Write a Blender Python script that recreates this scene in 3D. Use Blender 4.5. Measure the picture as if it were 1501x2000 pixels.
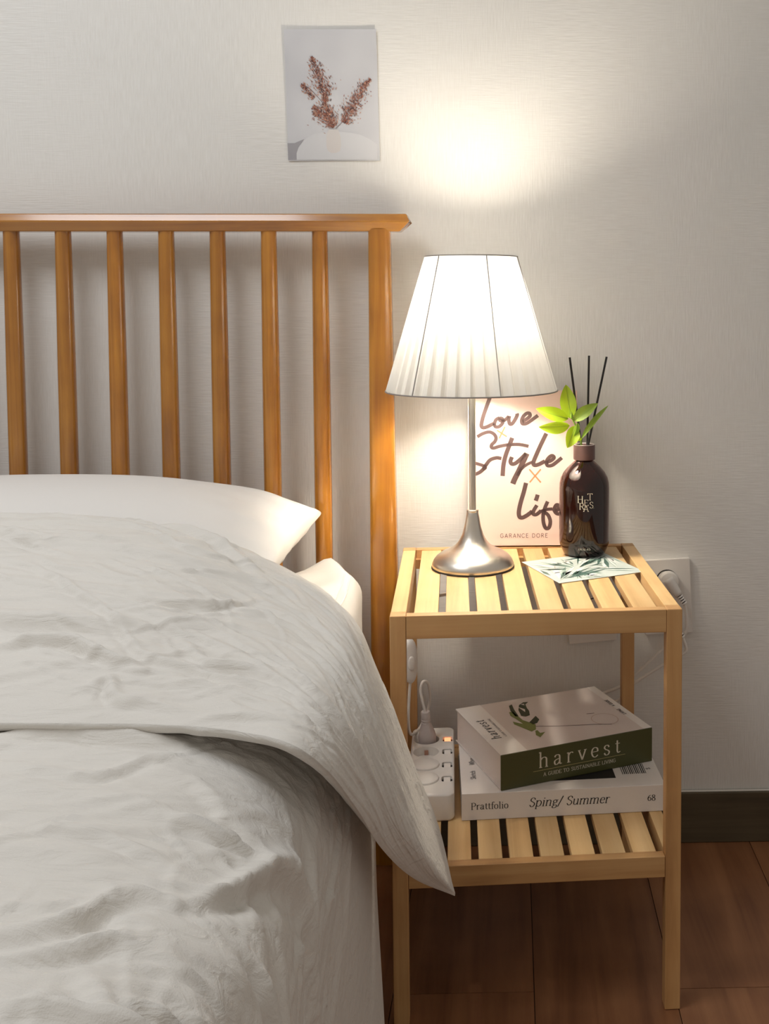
import bpy, bmesh, math, random
import numpy as np
from mathutils import Vector, Matrix

for _o in list(bpy.data.objects): bpy.data.objects.remove(_o)
SC = bpy.context.scene
COL = SC.collection

# ---------------------------------------------------------------- camera
F, CX, CY = 2096.7, 1060.0, 722.0          # focal length and principal point in a 1501 x 2000 frame
yaw, pit, rol = .0288, .0603, -.0018
Ry = np.array([[math.cos(yaw), -math.sin(yaw), 0], [math.sin(yaw), math.cos(yaw), 0], [0, 0, 1]])
Rp = np.array([[1, 0, 0], [0, math.cos(pit), -math.sin(pit)], [0, math.sin(pit), math.cos(pit)]])
Rr = np.array([[math.cos(rol), 0, math.sin(rol)], [0, 1, 0], [-math.sin(rol), 0, math.cos(rol)]])
A = Rr @ Rp @ Ry
cd = bpy.data.cameras.new('camera'); cam = bpy.data.objects.new('camera', cd); COL.objects.link(cam)
cd.sensor_fit = 'AUTO'; cd.sensor_width = 36.0; cd.lens = F / 2000 * 36
cd.shift_x = (750.5 - CX) / 2000; cd.shift_y = -(1000 - CY) / 2000
cd.clip_start = .05
M = Matrix(((A[0][0], A[2][0], -A[1][0], .0943), (A[0][1], A[2][1], -A[1][1], -2.1666), (A[0][2], A[2][2], -A[1][2], 1.1153), (0, 0, 0, 1)))
cam.matrix_world = M
SC.camera = cam

# ---------------------------------------------------------------- light and exposure
SC.view_settings.view_transform = 'Standard'; SC.view_settings.look = 'None'
SC.view_settings.gamma = 1; SC.view_settings.use_curve_mapping = False
SC.view_settings.exposure = 0.45
W = bpy.data.worlds.new('world'); SC.world = W; W.use_nodes = True
W.node_tree.nodes['Background'].inputs[0].default_value = (1, .93, .84, 1)
W.node_tree.nodes['Background'].inputs[1].default_value = .26
ld = bpy.data.lights.new('room_light', 'AREA'); ld.shape = 'RECTANGLE'; ld.size = .9; ld.size_y = .9
ld.energy = 17; ld.color = (.93, .96, 1)
lo = bpy.data.objects.new('room_light', ld); COL.objects.link(lo)
lo.location = (-1.05, -1.25, 2.6)      # the ceiling light of the room
BULB = 235.0

# ---------------------------------------------------------------- materials
def hexlin(r, g, b):
    f = lambda c: (c / 255 / 12.92) if c / 255 <= .04045 else ((c / 255 + .055) / 1.055) ** 2.4
    return (f(r), f(g), f(b), 1)

def newmat(name):
    m = bpy.data.materials.new(name); m.use_nodes = True
    nt = m.node_tree; b = nt.nodes['Principled BSDF']
    return m, nt, b

def plain(name, col, rough=.5, metal=0, bump=0, bscale=300, coat=0, sheen=0, spec=.5):
    m, nt, b = newmat(name)
    b.inputs['Base Color'].default_value = (*col[:3], 1); b.inputs['Roughness'].default_value = rough
    b.inputs['Metallic'].default_value = metal; b.inputs['Coat Weight'].default_value = coat
    b.inputs['Sheen Weight'].default_value = sheen; b.inputs['Specular IOR Level'].default_value = spec
    if bump:
        tc = nt.nodes.new('ShaderNodeTexCoord'); n = nt.nodes.new('ShaderNodeTexNoise'); bp = nt.nodes.new('ShaderNodeBump')
        n.inputs['Scale'].default_value = bscale; n.inputs['Detail'].default_value = 4
        bp.inputs['Strength'].default_value = bump; bp.inputs['Distance'].default_value = .002
        nt.links.new(tc.outputs['Object'], n.inputs['Vector']); nt.links.new(n.outputs['Fac'], bp.inputs['Height'])
        nt.links.new(bp.outputs['Normal'], b.inputs['Normal'])
    return m

def wood(name, stops, axis, rough=.45, coat=0, scale=1.0, bump=.08, streak=14):
    """stretched noise grain; axis = the grain direction in object space"""
    m, nt, b = newmat(name); N = nt.nodes; L = nt.links
    tc = N.new('ShaderNodeTexCoord'); oi = N.new('ShaderNodeObjectInfo')
    mul = N.new('ShaderNodeMath'); mul.operation = 'MULTIPLY'; mul.inputs[1].default_value = 37
    L.new(oi.outputs['Random'], mul.inputs[0])
    add = N.new('ShaderNodeVectorMath'); add.operation = 'ADD'
    L.new(tc.outputs['Object'], add.inputs[0]); L.new(mul.outputs[0], add.inputs[1])
    mp = N.new('ShaderNodeMapping'); L.new(add.outputs[0], mp.inputs['Vector'])
    s = [streak * scale * 6] * 3; s[axis] = 3.2 * scale
    mp.inputs['Scale'].default_value = s
    n1 = N.new('ShaderNodeTexNoise'); n1.inputs['Scale'].default_value = .45; n1.inputs['Detail'].default_value = 6
    n1.inputs['Roughness'].default_value = .62; n1.inputs['Distortion'].default_value = .6
    L.new(mp.outputs[0], n1.inputs['Vector'])
    n2 = N.new('ShaderNodeTexNoise'); n2.inputs['Scale'].default_value = 9 * scale; n2.inputs['Detail'].default_value = 2
    L.new(add.outputs[0], n2.inputs['Vector'])
    mx = N.new('ShaderNodeMath'); mx.operation = 'MULTIPLY_ADD'; mx.inputs[1].default_value = .72
    L.new(n1.outputs['Fac'], mx.inputs[0])
    m2 = N.new('ShaderNodeMath'); m2.operation = 'MULTIPLY'; m2.inputs[1].default_value = .28; L.new(n2.outputs['Fac'], m2.inputs[0])
    L.new(m2.outputs[0], mx.inputs[2])
    r = N.new('ShaderNodeValToRGB'); e = r.color_ramp.elements
    e[0].position = .30; e[0].color = stops[0]; e[1].position = .68; e[1].color = stops[-1]
    if len(stops) == 3:
        k = e.new(.48); k.color = stops[1]
    L.new(mx.outputs[0], r.inputs[0])
    hv = N.new('ShaderNodeHueSaturation'); mr = N.new('ShaderNodeMapRange')
    mr.inputs['To Min'].default_value = .90; mr.inputs['To Max'].default_value = 1.08
    L.new(oi.outputs['Random'], mr.inputs['Value']); L.new(mr.outputs[0], hv.inputs['Value'])
    L.new(r.outputs[0], hv.inputs['Color']); L.new(hv.outputs[0], b.inputs['Base Color'])
    bp = N.new('ShaderNodeBump'); bp.inputs['Strength'].default_value = bump; bp.inputs['Distance'].default_value = .001
    L.new(mx.outputs[0], bp.inputs['Height']); L.new(bp.outputs[0], b.inputs['Normal'])
    b.inputs['Roughness'].default_value = rough; b.inputs['Coat Weight'].default_value = coat; b.inputs['Coat Roughness'].default_value = .13
    return m

def wallpaper():
    m, nt, b = newmat('linen_wallpaper'); N = nt.nodes; L = nt.links
    tc = N.new('ShaderNodeTexCoord')
    def st(sc, det):
        mp = N.new('ShaderNodeMapping'); mp.inputs['Scale'].default_value = sc
        n = N.new('ShaderNodeTexNoise'); n.inputs['Scale'].default_value = 1; n.inputs['Detail'].default_value = det
        L.new(tc.outputs['Object'], mp.inputs['Vector']); L.new(mp.outputs[0], n.inputs['Vector']); return n
    h = st((26, 26, 420), 3); v = st((420, 26, 26), 3); big = st((2.6, 2.6, 2.6), 2)
    mask = N.new('ShaderNodeMapRange'); mask.inputs['From Min'].default_value = .42; mask.inputs['From Max'].default_value = .58
    L.new(big.outputs['Fac'], mask.inputs['Value'])
    mix = N.new('ShaderNodeMix'); L.new(mask.outputs[0], mix.inputs[0]); L.new(h.outputs['Fac'], mix.inputs[2]); L.new(v.outputs['Fac'], mix.inputs[3])
    bp = N.new('ShaderNodeBump'); bp.inputs['Strength'].default_value = .30; bp.inputs['Distance'].default_value = .002
    L.new(mix.outputs[0], bp.inputs['Height']); L.new(bp.outputs[0], b.inputs['Normal'])
    r = N.new('ShaderNodeValToRGB'); e = r.color_ramp.elements
    e[0].position = .3; e[0].color = (.735, .715, .675, 1); e[1].position = .7; e[1].color = (.80, .785, .75, 1)
    L.new(mix.outputs[0], r.inputs[0]); L.new(r.outputs[0], b.inputs['Base Color'])
    b.inputs['Roughness'].default_value = .75; b.inputs['Specular IOR Level'].default_value = .25
    return m

def linen(name, col, bump=.5):
    m, nt, b = newmat(name); N = nt.nodes; L = nt.links
    tc = N.new('ShaderNodeTexCoord')
    n = N.new('ShaderNodeTexNoise'); n.inputs['Scale'].default_value = 750; n.inputs['Detail'].default_value = 2
    mp = N.new('ShaderNodeMapping'); mp.inputs['Scale'].default_value = (14, 55, 55); mp.inputs['Rotation'].default_value = (0, 0, .25)
    n2 = N.new('ShaderNodeTexNoise'); n2.inputs['Scale'].default_value = 1; n2.inputs['Detail'].default_value = 5; n2.inputs['Distortion'].default_value = 1.2
    L.new(tc.outputs['Object'], n.inputs['Vector']); L.new(tc.outputs['Object'], mp.inputs['Vector']); L.new(mp.outputs[0], n2.inputs['Vector'])
    ad = N.new('ShaderNodeMath'); ad.operation = 'MULTIPLY_ADD'; ad.inputs[1].default_value = .10
    L.new(n.outputs['Fac'], ad.inputs[0]); L.new(n2.outputs['Fac'], ad.inputs[2])
    bp = N.new('ShaderNodeBump'); bp.inputs['Strength'].default_value = bump; bp.inputs['Distance'].default_value = .006
    L.new(ad.outputs[0], bp.inputs['Height']); L.new(bp.outputs[0], b.inputs['Normal'])
    b.inputs['Base Color'].default_value = (*col, 1); b.inputs['Roughness'].default_value = .85
    b.inputs['Specular IOR Level'].default_value = .2; b.inputs['Sheen Weight'].default_value = .15
    return m

def translucent(name, col, tcol, fac, rough=.6):
    m, nt, b = newmat(name); N = nt.nodes; L = nt.links
    t = N.new('ShaderNodeBsdfTranslucent'); t.inputs[0].default_value = (*tcol, 1)
    b.inputs['Base Color'].default_value = (*col, 1); b.inputs['Roughness'].default_value = rough
    mx = N.new('ShaderNodeMixShader'); mx.inputs[0].default_value = fac
    L.new(b.outputs[0], mx.inputs[1]); L.new(t.outputs[0], mx.inputs[2]); L.new(mx.outputs[0], N['Material Output'].inputs['Surface'])
    return m

def emit(name, col, strength):
    m, nt, b = newmat(name)
    b.inputs['Base Color'].default_value = (*col, 1); b.inputs['Emission Color'].default_value = (*col, 1); b.inputs['Emission Strength'].default_value = strength
    return m

MAT = dict(
    wall=wallpaper(),
    base=wood('dark_baseboard_film', [(.062, .045, .024, 1), (.095, .071, .038, 1), (.135, .102, .056, 1)], 0, .5, 0, 1.2),
    caulk=plain('white_caulk', (.8, .78, .72), .6),
    plank=wood('reddish_wood_floor', [(.14, .052, .022, 1), (.24, .10, .042, 1), (.35, .16, .07, 1)], 1, .40, 0, .9, .05, 9),
    grout=plain('dark_floor_joint', (.025, .012, .008), .8),
    oakz=wood('honey_oak_upright', [(.22, .075, .010, 1), (.41, .158, .016, 1), (.56, .245, .028, 1)], 2, .26, .9, 1.1),
    oakx=wood('honey_oak_rail', [(.22, .075, .010, 1), (.41, .158, .016, 1), (.56, .245, .028, 1)], 0, .26, .9, 1.1),
    rubz=wood('shaded_rubberwood_leg', [(.36, .175, .062, 1), (.54, .295, .115, 1), (.66, .40, .175, 1)], 2, .45),  # same wood as the slats, front shade put into darker stops
    rubx=wood('shaded_rubberwood_apron', [(.36, .175, .062, 1), (.54, .295, .115, 1), (.66, .40, .175, 1)], 0, .45),  # apron copy, likewise darkened for its shaded front
    ruby=wood('lit_rubberwood_slat', [(.55, .33, .14, 1), (.70, .455, .205, 1), (.80, .56, .28, 1)], 1, .45),  # lighter copy of the same wood, lamp-lit tops put into the colour
    linen=linen('white_crinkled_linen', (.735, .705, .655)),
    cotton=linen('white_cotton', (.78, .755, .72), .08),
    nickel=plain('brushed_nickel', (.70, .65, .58), .34, 1.0, .03, 900),
    whitep=plain('white_plastic', (.78, .74, .69), .35),
    cordw=plain('white_cord', (.75, .70, .64), .45),
    darkh=plain('dark_hole', (.02, .015, .012), .7),
    grey=plain('grey_wire', (.28, .26, .25), .4),
    shade=translucent('pleated_shade_fabric', (.80, .79, .76), (.20, .197, .188), .30, .8),
    bulb=emit('warm_bulb', (1, .90, .75), BULB),
    pink=plain('pink_cover', (.83, .60, .535), .5),
    paper=plain('book_pages', (.80, .72, .67), .8, 0, .3, 600),
    brown=plain('brown_ink', (.075, .036, .032), .6),
    orange=plain('orange_ink', (.72, .20, .08), .6),
    black=plain('black_ink', (.012, .011, .011), .6),
    reed=plain('black_reed', (.014, .011, .011), .7),
    whitec=plain('white_book_cover', (.83, .775, .73), .38),
    strip=plain('cover_title_strip', (.88, .84, .80), .38),
    pinkc=plain('greyish_pink_cover_photo', (.72, .645, .61), .35),
    olive=plain('olive_spine', (.066, .068, .018), .4),
    cream=plain('cream_ink', (.72, .66, .54), .6),
    gold=plain('gold_ink', (.50, .42, .18), .5),
    dgreen=plain('dark_green_ink', (.035, .045, .015), .6),
    lgreen=plain('light_green_ink', (.20, .23, .06), .6),
    wine=plain('wine_ink', (.08, .02, .02), .6),
    peach=plain('peach_ink', (.52, .38, .32), .6),
    cap=plain('mauve_brown_collar', (.135, .075, .07), .4),
    lime=translucent('bright_green_leaf', (.33, .50, .02), (.45, .62, .02), .35, .45),
    mgreen=translucent('soft_green_leaf', (.27, .42, .06), (.35, .5, .05), .35, .45),
    lglow=emit('orange_lit_rocker', (1, .36, .16), 1.0),
    cardw=plain('pale_card', (.60, .66, .62), .4),
    palm1=plain('palm_dark', (.07, .13, .11), .45), palm2=plain('palm_mid', (.24, .34, .29), .45), palm3=plain('palm_pale', (.50, .58, .53), .45), palm4=plain('palm_white', (.84, .86, .82), .45),
    inkr=plain('rust_ink', (.24, .075, .045), .7), inkd=plain('dark_rust_ink', (.085, .03, .025), .7), inkl=plain('pale_rust_ink', (.45, .24, .17), .7),
    vase=plain('printed_vase', (.62, .585, .565), .6), vshade=plain('printed_vase_foot', (.42, .41, .42), .6), tabl=plain('printed_table', (.61, .61, .625), .6), tshade=plain('printed_dark_corner', (.34, .33, .35), .6),
)

def printed_backdrop():
    m, nt, b = newmat('printed_grey_backdrop'); N = nt.nodes; L = nt.links
    tc = N.new('ShaderNodeTexCoord'); n = N.new('ShaderNodeTexNoise'); n.inputs['Scale'].default_value = 9; n.inputs['Detail'].default_value = 1
    L.new(tc.outputs['Object'], n.inputs['Vector'])
    r = N.new('ShaderNodeValToRGB'); e = r.color_ramp.elements
    e[0].color = (.50, .50, .525, 1); e[1].color = (.58, .58, .60, 1); e[0].position = .35; e[1].position = .65
    L.new(n.outputs['Fac'], r.inputs[0]); L.new(r.outputs[0], b.inputs['Base Color']); b.inputs['Roughness'].default_value = .45
    return m
MAT['backdrop'] = printed_backdrop()

def glass():
    m, nt, b = newmat('brown_glass')
    b.inputs['Base Color'].default_value = (.13, .032, .022, 1); b.inputs['Roughness'].default_value = .03
    b.inputs['Transmission Weight'].default_value = .92; b.inputs['IOR'].default_value = 1.58
    return m
MAT['glass'] = glass()
MAT['liquid'] = plain('dark_brown_liquid', (.008, .0025, .002), .12)

# ---------------------------------------------------------------- helpers
def thing(name, label, cat, loc=(0, 0, 0), rz=0, group=None):
    o = bpy.data.objects.new(name, None); COL.objects.link(o); o.empty_display_size = .05
    o.location = loc; o.rotation_euler = (0, 0, rz); tag(o, label, cat, group)
    return o
def tag(o, label, cat, group=None):
    o['label'] = label; o['category'] = cat
    if group: o['group'] = group
    return o
def mesh(name, V, Fc, mat, smooth=False):
    me = bpy.data.meshes.new(name); me.from_pydata([tuple(map(float, v)) for v in V], [], [tuple(f) for f in Fc])
    if mat is not None: me.materials.append(MAT[mat] if isinstance(mat, str) else mat)
    if smooth: me.polygons.foreach_set('use_smooth', [True] * len(me.polygons))
    me.update(); return me
def link(name, me, parent=None, loc=(0, 0, 0), rot=(0, 0, 0)):
    o = bpy.data.objects.new(name, me); COL.objects.link(o); o.location = loc; o.rotation_euler = rot
    if parent is not None: o.parent = parent
    return o
def add(name, VF, mat, parent=None, loc=(0, 0, 0), rot=(0, 0, 0), smooth=False, bevel=0, seg=2, auto=None):
    me = mesh(name, VF[0], VF[1], mat, smooth)
    bm = bmesh.new(); bm.from_mesh(me); bmesh.ops.recalc_face_normals(bm, faces=bm.faces); bm.to_mesh(me); bm.free()
    o = link(name, me, parent, loc, rot)
    if bevel:
        md = o.modifiers.new('bevel', 'BEVEL'); md.width = bevel; md.segments = seg; md.limit_method = 'ANGLE'; md.angle_limit = math.radians(40)
        me.polygons.foreach_set('use_smooth', [True] * len(me.polygons))
        md.harden_normals = True
    if auto: 
        me.polygons.foreach_set('use_smooth', [True] * len(me.polygons)); me.set_sharp_from_angle(angle=math.radians(auto))
    return o
def box(x0, x1, y0, y1, z0, z1):
    V = [(x0, y0, z0), (x1, y0, z0), (x1, y1, z0), (x0, y1, z0), (x0, y0, z1), (x1, y0, z1), (x1, y1, z1), (x0, y1, z1)]
    return V, [(0, 3, 2, 1), (4, 5, 6, 7), (0, 1, 5, 4), (1, 2, 6, 5), (2, 3, 7, 6), (3, 0, 4, 7)]
def lathe(prof, n=48, cap0=True, cap1=True):
    V, Fc = [], []
    for r, z in prof:
        for k in range(n):
            a = 2 * math.pi * k / n; V.append((r * math.cos(a), r * math.sin(a), z))
    for i in range(len(prof) - 1):
        for k in range(n):
            k2 = (k + 1) % n; Fc.append((i * n + k, i * n + k2, (i + 1) * n + k2, (i + 1) * n + k))
    if cap0: Fc.append(tuple(range(n - 1, -1, -1)))
    if cap1: Fc.append(tuple(range((len(prof) - 1) * n, len(prof) * n)))
    return V, Fc
def prism(pts, y0, y1, axis='y'):
    """extrude a 2-D outline between two values of the third axis"""
    n = len(pts); mk = dict(y=lambda p, t: (p[0], t, p[1]), x=lambda p, t: (t, p[0], p[1]), z=lambda p, t: (p[0], p[1], t))[axis]
    V = [mk(p, y0) for p in pts] + [mk(p, y1) for p in pts]
    return V, [tuple(range(n)), tuple(range(2 * n - 1, n - 1, -1))] + [(i, n + i, n + (i + 1) % n, (i + 1) % n) for i in range(n)]
def smoothpath(P, k=8):
    P = [np.array(p, float) for p in P]; out = []
    for i in range(len(P) - 1):
        a = P[i - 1] if i else 2 * P[0] - P[1]; b, c = P[i], P[i + 1]; d = P[i + 2] if i + 2 < len(P) else 2 * c - b
        for j in range(k):
            t = j / k
            out.append(.5 * ((2 * b) + (c - a) * t + (2 * a - 5 * b + 4 * c - d) * t * t + (3 * b - a - 3 * c + d) * t ** 3))
    out.append(P[-1]); return out
def tube(P, r, n=10, k=8, smooth=True):
    P = smoothpath(P, k) if smooth else [np.array(p, float) for p in P]
    R = [r] * len(P) if not hasattr(r, '__len__') else list(np.interp(np.linspace(0, 1, len(P)), np.linspace(0, 1, len(r)), r))
    V, Fc = [], []; up = np.array([.13, .31, .94])
    for i, p in enumerate(P):
        t = P[min(i + 1, len(P) - 1)] - P[max(i - 1, 0)]; t = t / (np.linalg.norm(t) + 1e-12)
        u = np.cross(t, up); 
        if np.linalg.norm(u) < .1: u = np.cross(t, (1, 0, 0))
        u /= np.linalg.norm(u); w = np.cross(t, u); up = np.cross(u, t)
        for q in range(n):
            a = 2 * math.pi * q / n; V.append(p + R[i] * (math.cos(a) * u + math.sin(a) * w))
    for i in range(len(P) - 1):
        for q in range(n): Fc.append((i * n + q, i * n + (q + 1) % n, (i + 1) * n + (q + 1) % n, (i + 1) * n + q))
    Fc.append(tuple(range(n - 1, -1, -1))); Fc.append(tuple(range((len(P) - 1) * n, len(P) * n)))
    return V, Fc
def join(*parts):
    V, Fc = [], []
    for v, f in parts:
        o = len(V); V += list(v); Fc += [tuple(i + o for i in q) for q in f]
    return V, Fc
def rbox(w, d, h, r, n=6):
    """outline of a rounded rectangle centred on the origin"""
    pts = []
    for cx, cy, a0 in ((w / 2 - r, d / 2 - r, 0), (-w / 2 + r, d / 2 - r, 90), (-w / 2 + r, -d / 2 + r, 180), (w / 2 - r, -d / 2 + r, 270)):
        for k in range(n + 1):
            a = math.radians(a0 + 90 * k / n); pts.append((cx + r * math.cos(a), cy + r * math.sin(a)))
    return pts
def carve(o, cutters):
    """boolean difference, applied at once; the cutters are removed"""
    for c in cutters:
        md = o.modifiers.new('cut', 'BOOLEAN'); md.operation = 'DIFFERENCE'; md.object = c; md.solver = 'EXACT'
    bpy.context.view_layer.update()
    dg = bpy.context.evaluated_depsgraph_get()
    me = bpy.data.meshes.new_from_object(o.evaluated_get(dg)); o.modifiers.clear(); o.data = me
    for c in cutters: bpy.data.objects.remove(c)

# ---- lettering: stroke alphabets drawn with a broad pen
def pen(strokes, wmin, wmax, uniform=False, k=5):
    """strokes: list of (points, smooth[, width factor]) in em units -> flat mesh"""
    V, Fc = [], []
    for s in strokes:
        P, sm = s[0], s[1]; wf = s[2] if len(s) > 2 else 1
        P = smoothpath([(*p, 0) for p in P], k) if sm and len(P) > 2 else [np.array((*p, 0), float) for p in P]
        o = len(V)
        for i, p in enumerate(P):
            t = P[min(i + 1, len(P) - 1)] - P[max(i - 1, 0)]; l = math.hypot(t[0], t[1]) + 1e-9
            nx, ny = -t[1] / l, t[0] / l
            w = wmax * wf if uniform else (wmin + (wmax - wmin) * abs(t[1] / l) ** 1.3) * wf
            V += [(p[0] + nx * w / 2, p[1] + ny * w / 2), (p[0] - nx * w / 2, p[1] - ny * w / 2)]
        for i in range(len(P) - 1): Fc.append((o + 2 * i, o + 2 * i + 1, o + 2 * i + 3, o + 2 * i + 2))
    return V, Fc
def S(txt):
    """'x,y x,y ...' strokes separated by ';', a leading ~ means smooth"""
    out = []
    for s in txt.split(';'):
        s = s.strip(); sm = s.startswith('~'); s = s.lstrip('~')
        out.append(([tuple(map(float, p.split(','))) for p in s.split()], sm))
    return out
GL = {
 'a': (.47, '~.08,.36 .13,.44 .23,.46 .31,.42 .33,.32 .33,.1 .36,.02 .44,.03;~.33,.27 .2,.25 .09,.19 .07,.1 .12,.01 .22,.02 .33,.13'),
 'c': (.43, '~.36,.36 .31,.45 .2,.46 .1,.38 .07,.23 .11,.07 .22,0 .32,.03 .38,.11'),
 'e': (.44, '.07,.26 .37,.26;~.37,.26 .35,.4 .23,.46 .11,.4 .06,.23 .12,.06 .24,0 .38,.08'),
 'f': (.32, '~.37,.66 .29,.72 .19,.66 .16,.5 .16,.3;.16,.3 .16,0;.05,.45 .3,.45;.08,0 .26,0'),
 'g': (.47, '~.22,.46 .1,.4 .09,.28 .2,.2 .33,.27 .33,.4 .22,.46;~.16,.2 .09,.13 .16,.06 .33,.04 .39,-.06 .3,-.17 .13,-.18 .06,-.1 .13,.0 .2,.03;.33,.42 .44,.45'),
 'h': (.53, '.1,0 .1,.72;~.1,.34 .2,.44 .31,.46 .39,.4 .4,.28 .4,.15;.4,.16 .4,0;.03,0 .18,0;.33,0 .48,0;.02,.70 .1,.72'),
 'i': (.27, '.13,0 .13,.46;.05,0 .22,0;.04,.44 .13,.46;.13,.59 .13,.66'),
 'k': (.5, '.1,0 .1,.72;.1,.2 .38,.46;.2,.28 .42,0;.03,0 .18,0;.34,0 .48,0'),
 'l': (.27, '.13,0 .13,.72;.05,0 .22,0;.04,.70 .13,.72'),
 'm': (.8, '.1,0 .1,.46;~.1,.34 .2,.44 .3,.46 .37,.4 .38,.28 .38,.15;.38,.16 .38,0;~.38,.34 .48,.44 .58,.46 .65,.4 .66,.28 .66,.15;.66,.16 .66,0;.03,0 .18,0;.31,0 .46,0;.59,0 .74,0;.02,.44 .1,.46'),
 'n': (.53, '.1,0 .1,.46;~.1,.34 .2,.44 .31,.46 .39,.4 .4,.28 .4,.15;.4,.16 .4,0;.03,0 .18,0;.33,0 .48,0;.02,.44 .1,.46'),
 'o': (.48, '~.23,.46 .1,.39 .06,.23 .1,.07 .23,0 .36,.07 .4,.23 .36,.39 .23,.46'),
 'p': (.51, '.1,-.2 .1,.46;~.1,.36 .2,.45 .32,.45 .42,.36 .44,.22 .39,.06 .27,0 .17,.02 .1,.09;.03,-.2 .2,-.2;.02,.44 .1,.46'),
 'r': (.38, '.1,0 .1,.46;~.1,.3 .17,.42 .26,.46 .34,.42;.03,0 .2,0;.02,.44 .1,.46'),
 's': (.4, '~.32,.36 .26,.45 .14,.45 .08,.36 .14,.27 .26,.21 .33,.12 .27,.01 .14,0 .07,.1'),
 't': (.31, '~.15,.6 .15,.3 .15,.1 .2,.01 .31,.05;.04,.45 .29,.45'),
 'u': (.53, '~.1,.46 .1,.2 .12,.06 .2,0 .31,.03 .4,.14;.4,.46 .4,0;.02,.45 .1,.46;.32,.45 .4,.46;.4,0 .48,.02'),
 'v': (.45, '.05,.46 .22,0;.22,0 .39,.46;0,.46 .14,.46;.31,.46 .45,.46'),
 'P': (.55, '.12,0 .12,.68;~.12,.68 .32,.68 .45,.61 .46,.46 .36,.35 .12,.33;.04,0 .23,0;.04,.68 .14,.68'),
 'S': (.5, '~.42,.54 .36,.66 .22,.69 .1,.6 .11,.46 .25,.37 .4,.27 .42,.13 .32,0 .18,0 .07,.13'),
 'W': (.85, '.06,.68 .24,0;.24,0 .42,.66;.42,.66 .6,0;.6,0 .78,.68;0,.68 .15,.68;.7,.68 .85,.68'),
 '6': (.5, '~.4,.66 .22,.56 .09,.36 .08,.17 .16,.02 .3,0 .41,.11 .41,.28 .3,.39 .18,.37 .09,.26'),
 '8': (.5, '~.25,.68 .12,.62 .11,.48 .24,.38 .38,.28 .42,.14 .34,.01 .18,0 .08,.12 .11,.27 .25,.37 .38,.47 .38,.61 .25,.68'),
 '/': (.34, '.02,-.1 .3,.74'),
 'A': (.6, '.3,.68 .06,0;.3,.68 .54,0;.14,.22 .46,.22'),
 'B': (.55, '.1,0 .1,.68;~.1,.68 .3,.68 .42,.6 .4,.42 .28,.36 .1,.36;~.28,.36 .44,.3 .47,.15 .37,.02 .1,0'),
 'C': (.6, '~.52,.54 .42,.66 .27,.68 .12,.57 .07,.34 .12,.11 .27,0 .42,.02 .53,.14'),
 'D': (.62, '.1,0 .1,.68;~.1,.68 .33,.66 .48,.55 .54,.34 .48,.13 .33,.02 .1,0'),
 'E': (.52, '.1,0 .1,.68;.1,.68 .45,.68;.1,.36 .4,.36;.1,0 .46,0'),
 'G': (.64, '~.54,.55 .42,.66 .27,.68 .12,.57 .07,.34 .12,.11 .27,0 .44,.03 .54,.14;.54,.14 .54,.31;.36,.31 .56,.31'),
 'H': (.62, '.1,0 .1,.68;.52,0 .52,.68;.1,.35 .52,.35'),
 'I': (.24, '.12,0 .12,.68'), 'L': (.48, '.1,0 .1,.68;.1,0 .44,0'),
 'N': (.64, '.1,0 .1,.68;.1,.68 .54,0;.54,0 .54,.68'),
 'O': (.68, '~.34,.68 .16,.6 .08,.34 .16,.08 .34,0 .52,.08 .6,.34 .52,.6 .34,.68'),
 'R': (.58, '.1,0 .1,.68;~.1,.68 .33,.68 .45,.6 .44,.43 .32,.36 .1,.35;.28,.35 .52,0'),
 'T': (.54, '.27,0 .27,.68;.04,.68 .5,.68'), 'U': (.62, '~.1,.68 .1,.3 .14,.08 .3,0 .46,.08 .52,.3 .52,.68'),
 'V': (.58, '.05,.68 .29,0;.29,0 .53,.68'), '.': (.2, '.08,0 .08,.06'), ' ': (.3, None),
}
SERIF = {'H': '.02,0 .19,0;.02,.68 .19,.68;.44,0 .61,0;.44,.68 .61,.68', 'E': '.02,0 .1,0;.02,.68 .1,.68;.45,.68 .45,.56;.46,0 .47,.14', 'T': '.18,0 .36,0;.04,.68 .04,.56;.5,.68 .5,.56',
         'R': '.02,0 .19,0;.02,.68 .1,.68;.44,0 .58,0', 'A': '0,0 .14,0;.45,0 .62,0', 'I': '.04,0 .2,0;.04,.68 .2,.68', 'U': '.02,.68 .18,.68;.44,.68 .6,.68', 'N': '.02,0 .18,0;.02,.68 .1,.68;.46,.68 .62,.68', 'L': '.02,0 .1,0;.44,0 .45,.14', 'D': '.02,0 .1,0;.02,.68 .1,.68', 'B': '.02,0 .1,0;.02,.68 .1,.68', 'V': '0,.68 .13,.68;.45,.68 .58,.68'}
def text(txt, width, wmin=.035, wmax=.095, track=0, shear=0, sans=False, size=None):
    """flat lettering; x from 0 to width (or em size given), y up from the baseline"""
    V, Fc, x = [], [], 0
    for ch in txt:
        adv, st = GL[ch]
        if st:
            strokes = S(st)
            if not sans and ch in SERIF: strokes += S(SERIF[ch])
            v, f = pen(strokes, wmin, wmax, sans); o = len(V)
            V += [(p[0] + x + shear * p[1], p[1]) for p in v]; Fc += [tuple(i + o for i in q) for q in f]
        x += adv + track
    k = size if size else width / (x - track)
    return [(a * k, b * k) for a, b in V], Fc
def layout(VF, origin, ex, ey, n, lift=.0004):
    o, ex, ey, n = (np.array(q, float) for q in (origin, ex, ey, n))
    return [o + ex * a + ey * b + n * lift for a, b in VF[0]], VF[1]
def ink(name, VF, mat, parent): 
    me = mesh(name, VF[0], VF[1], mat); return link(name, me, parent)

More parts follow.
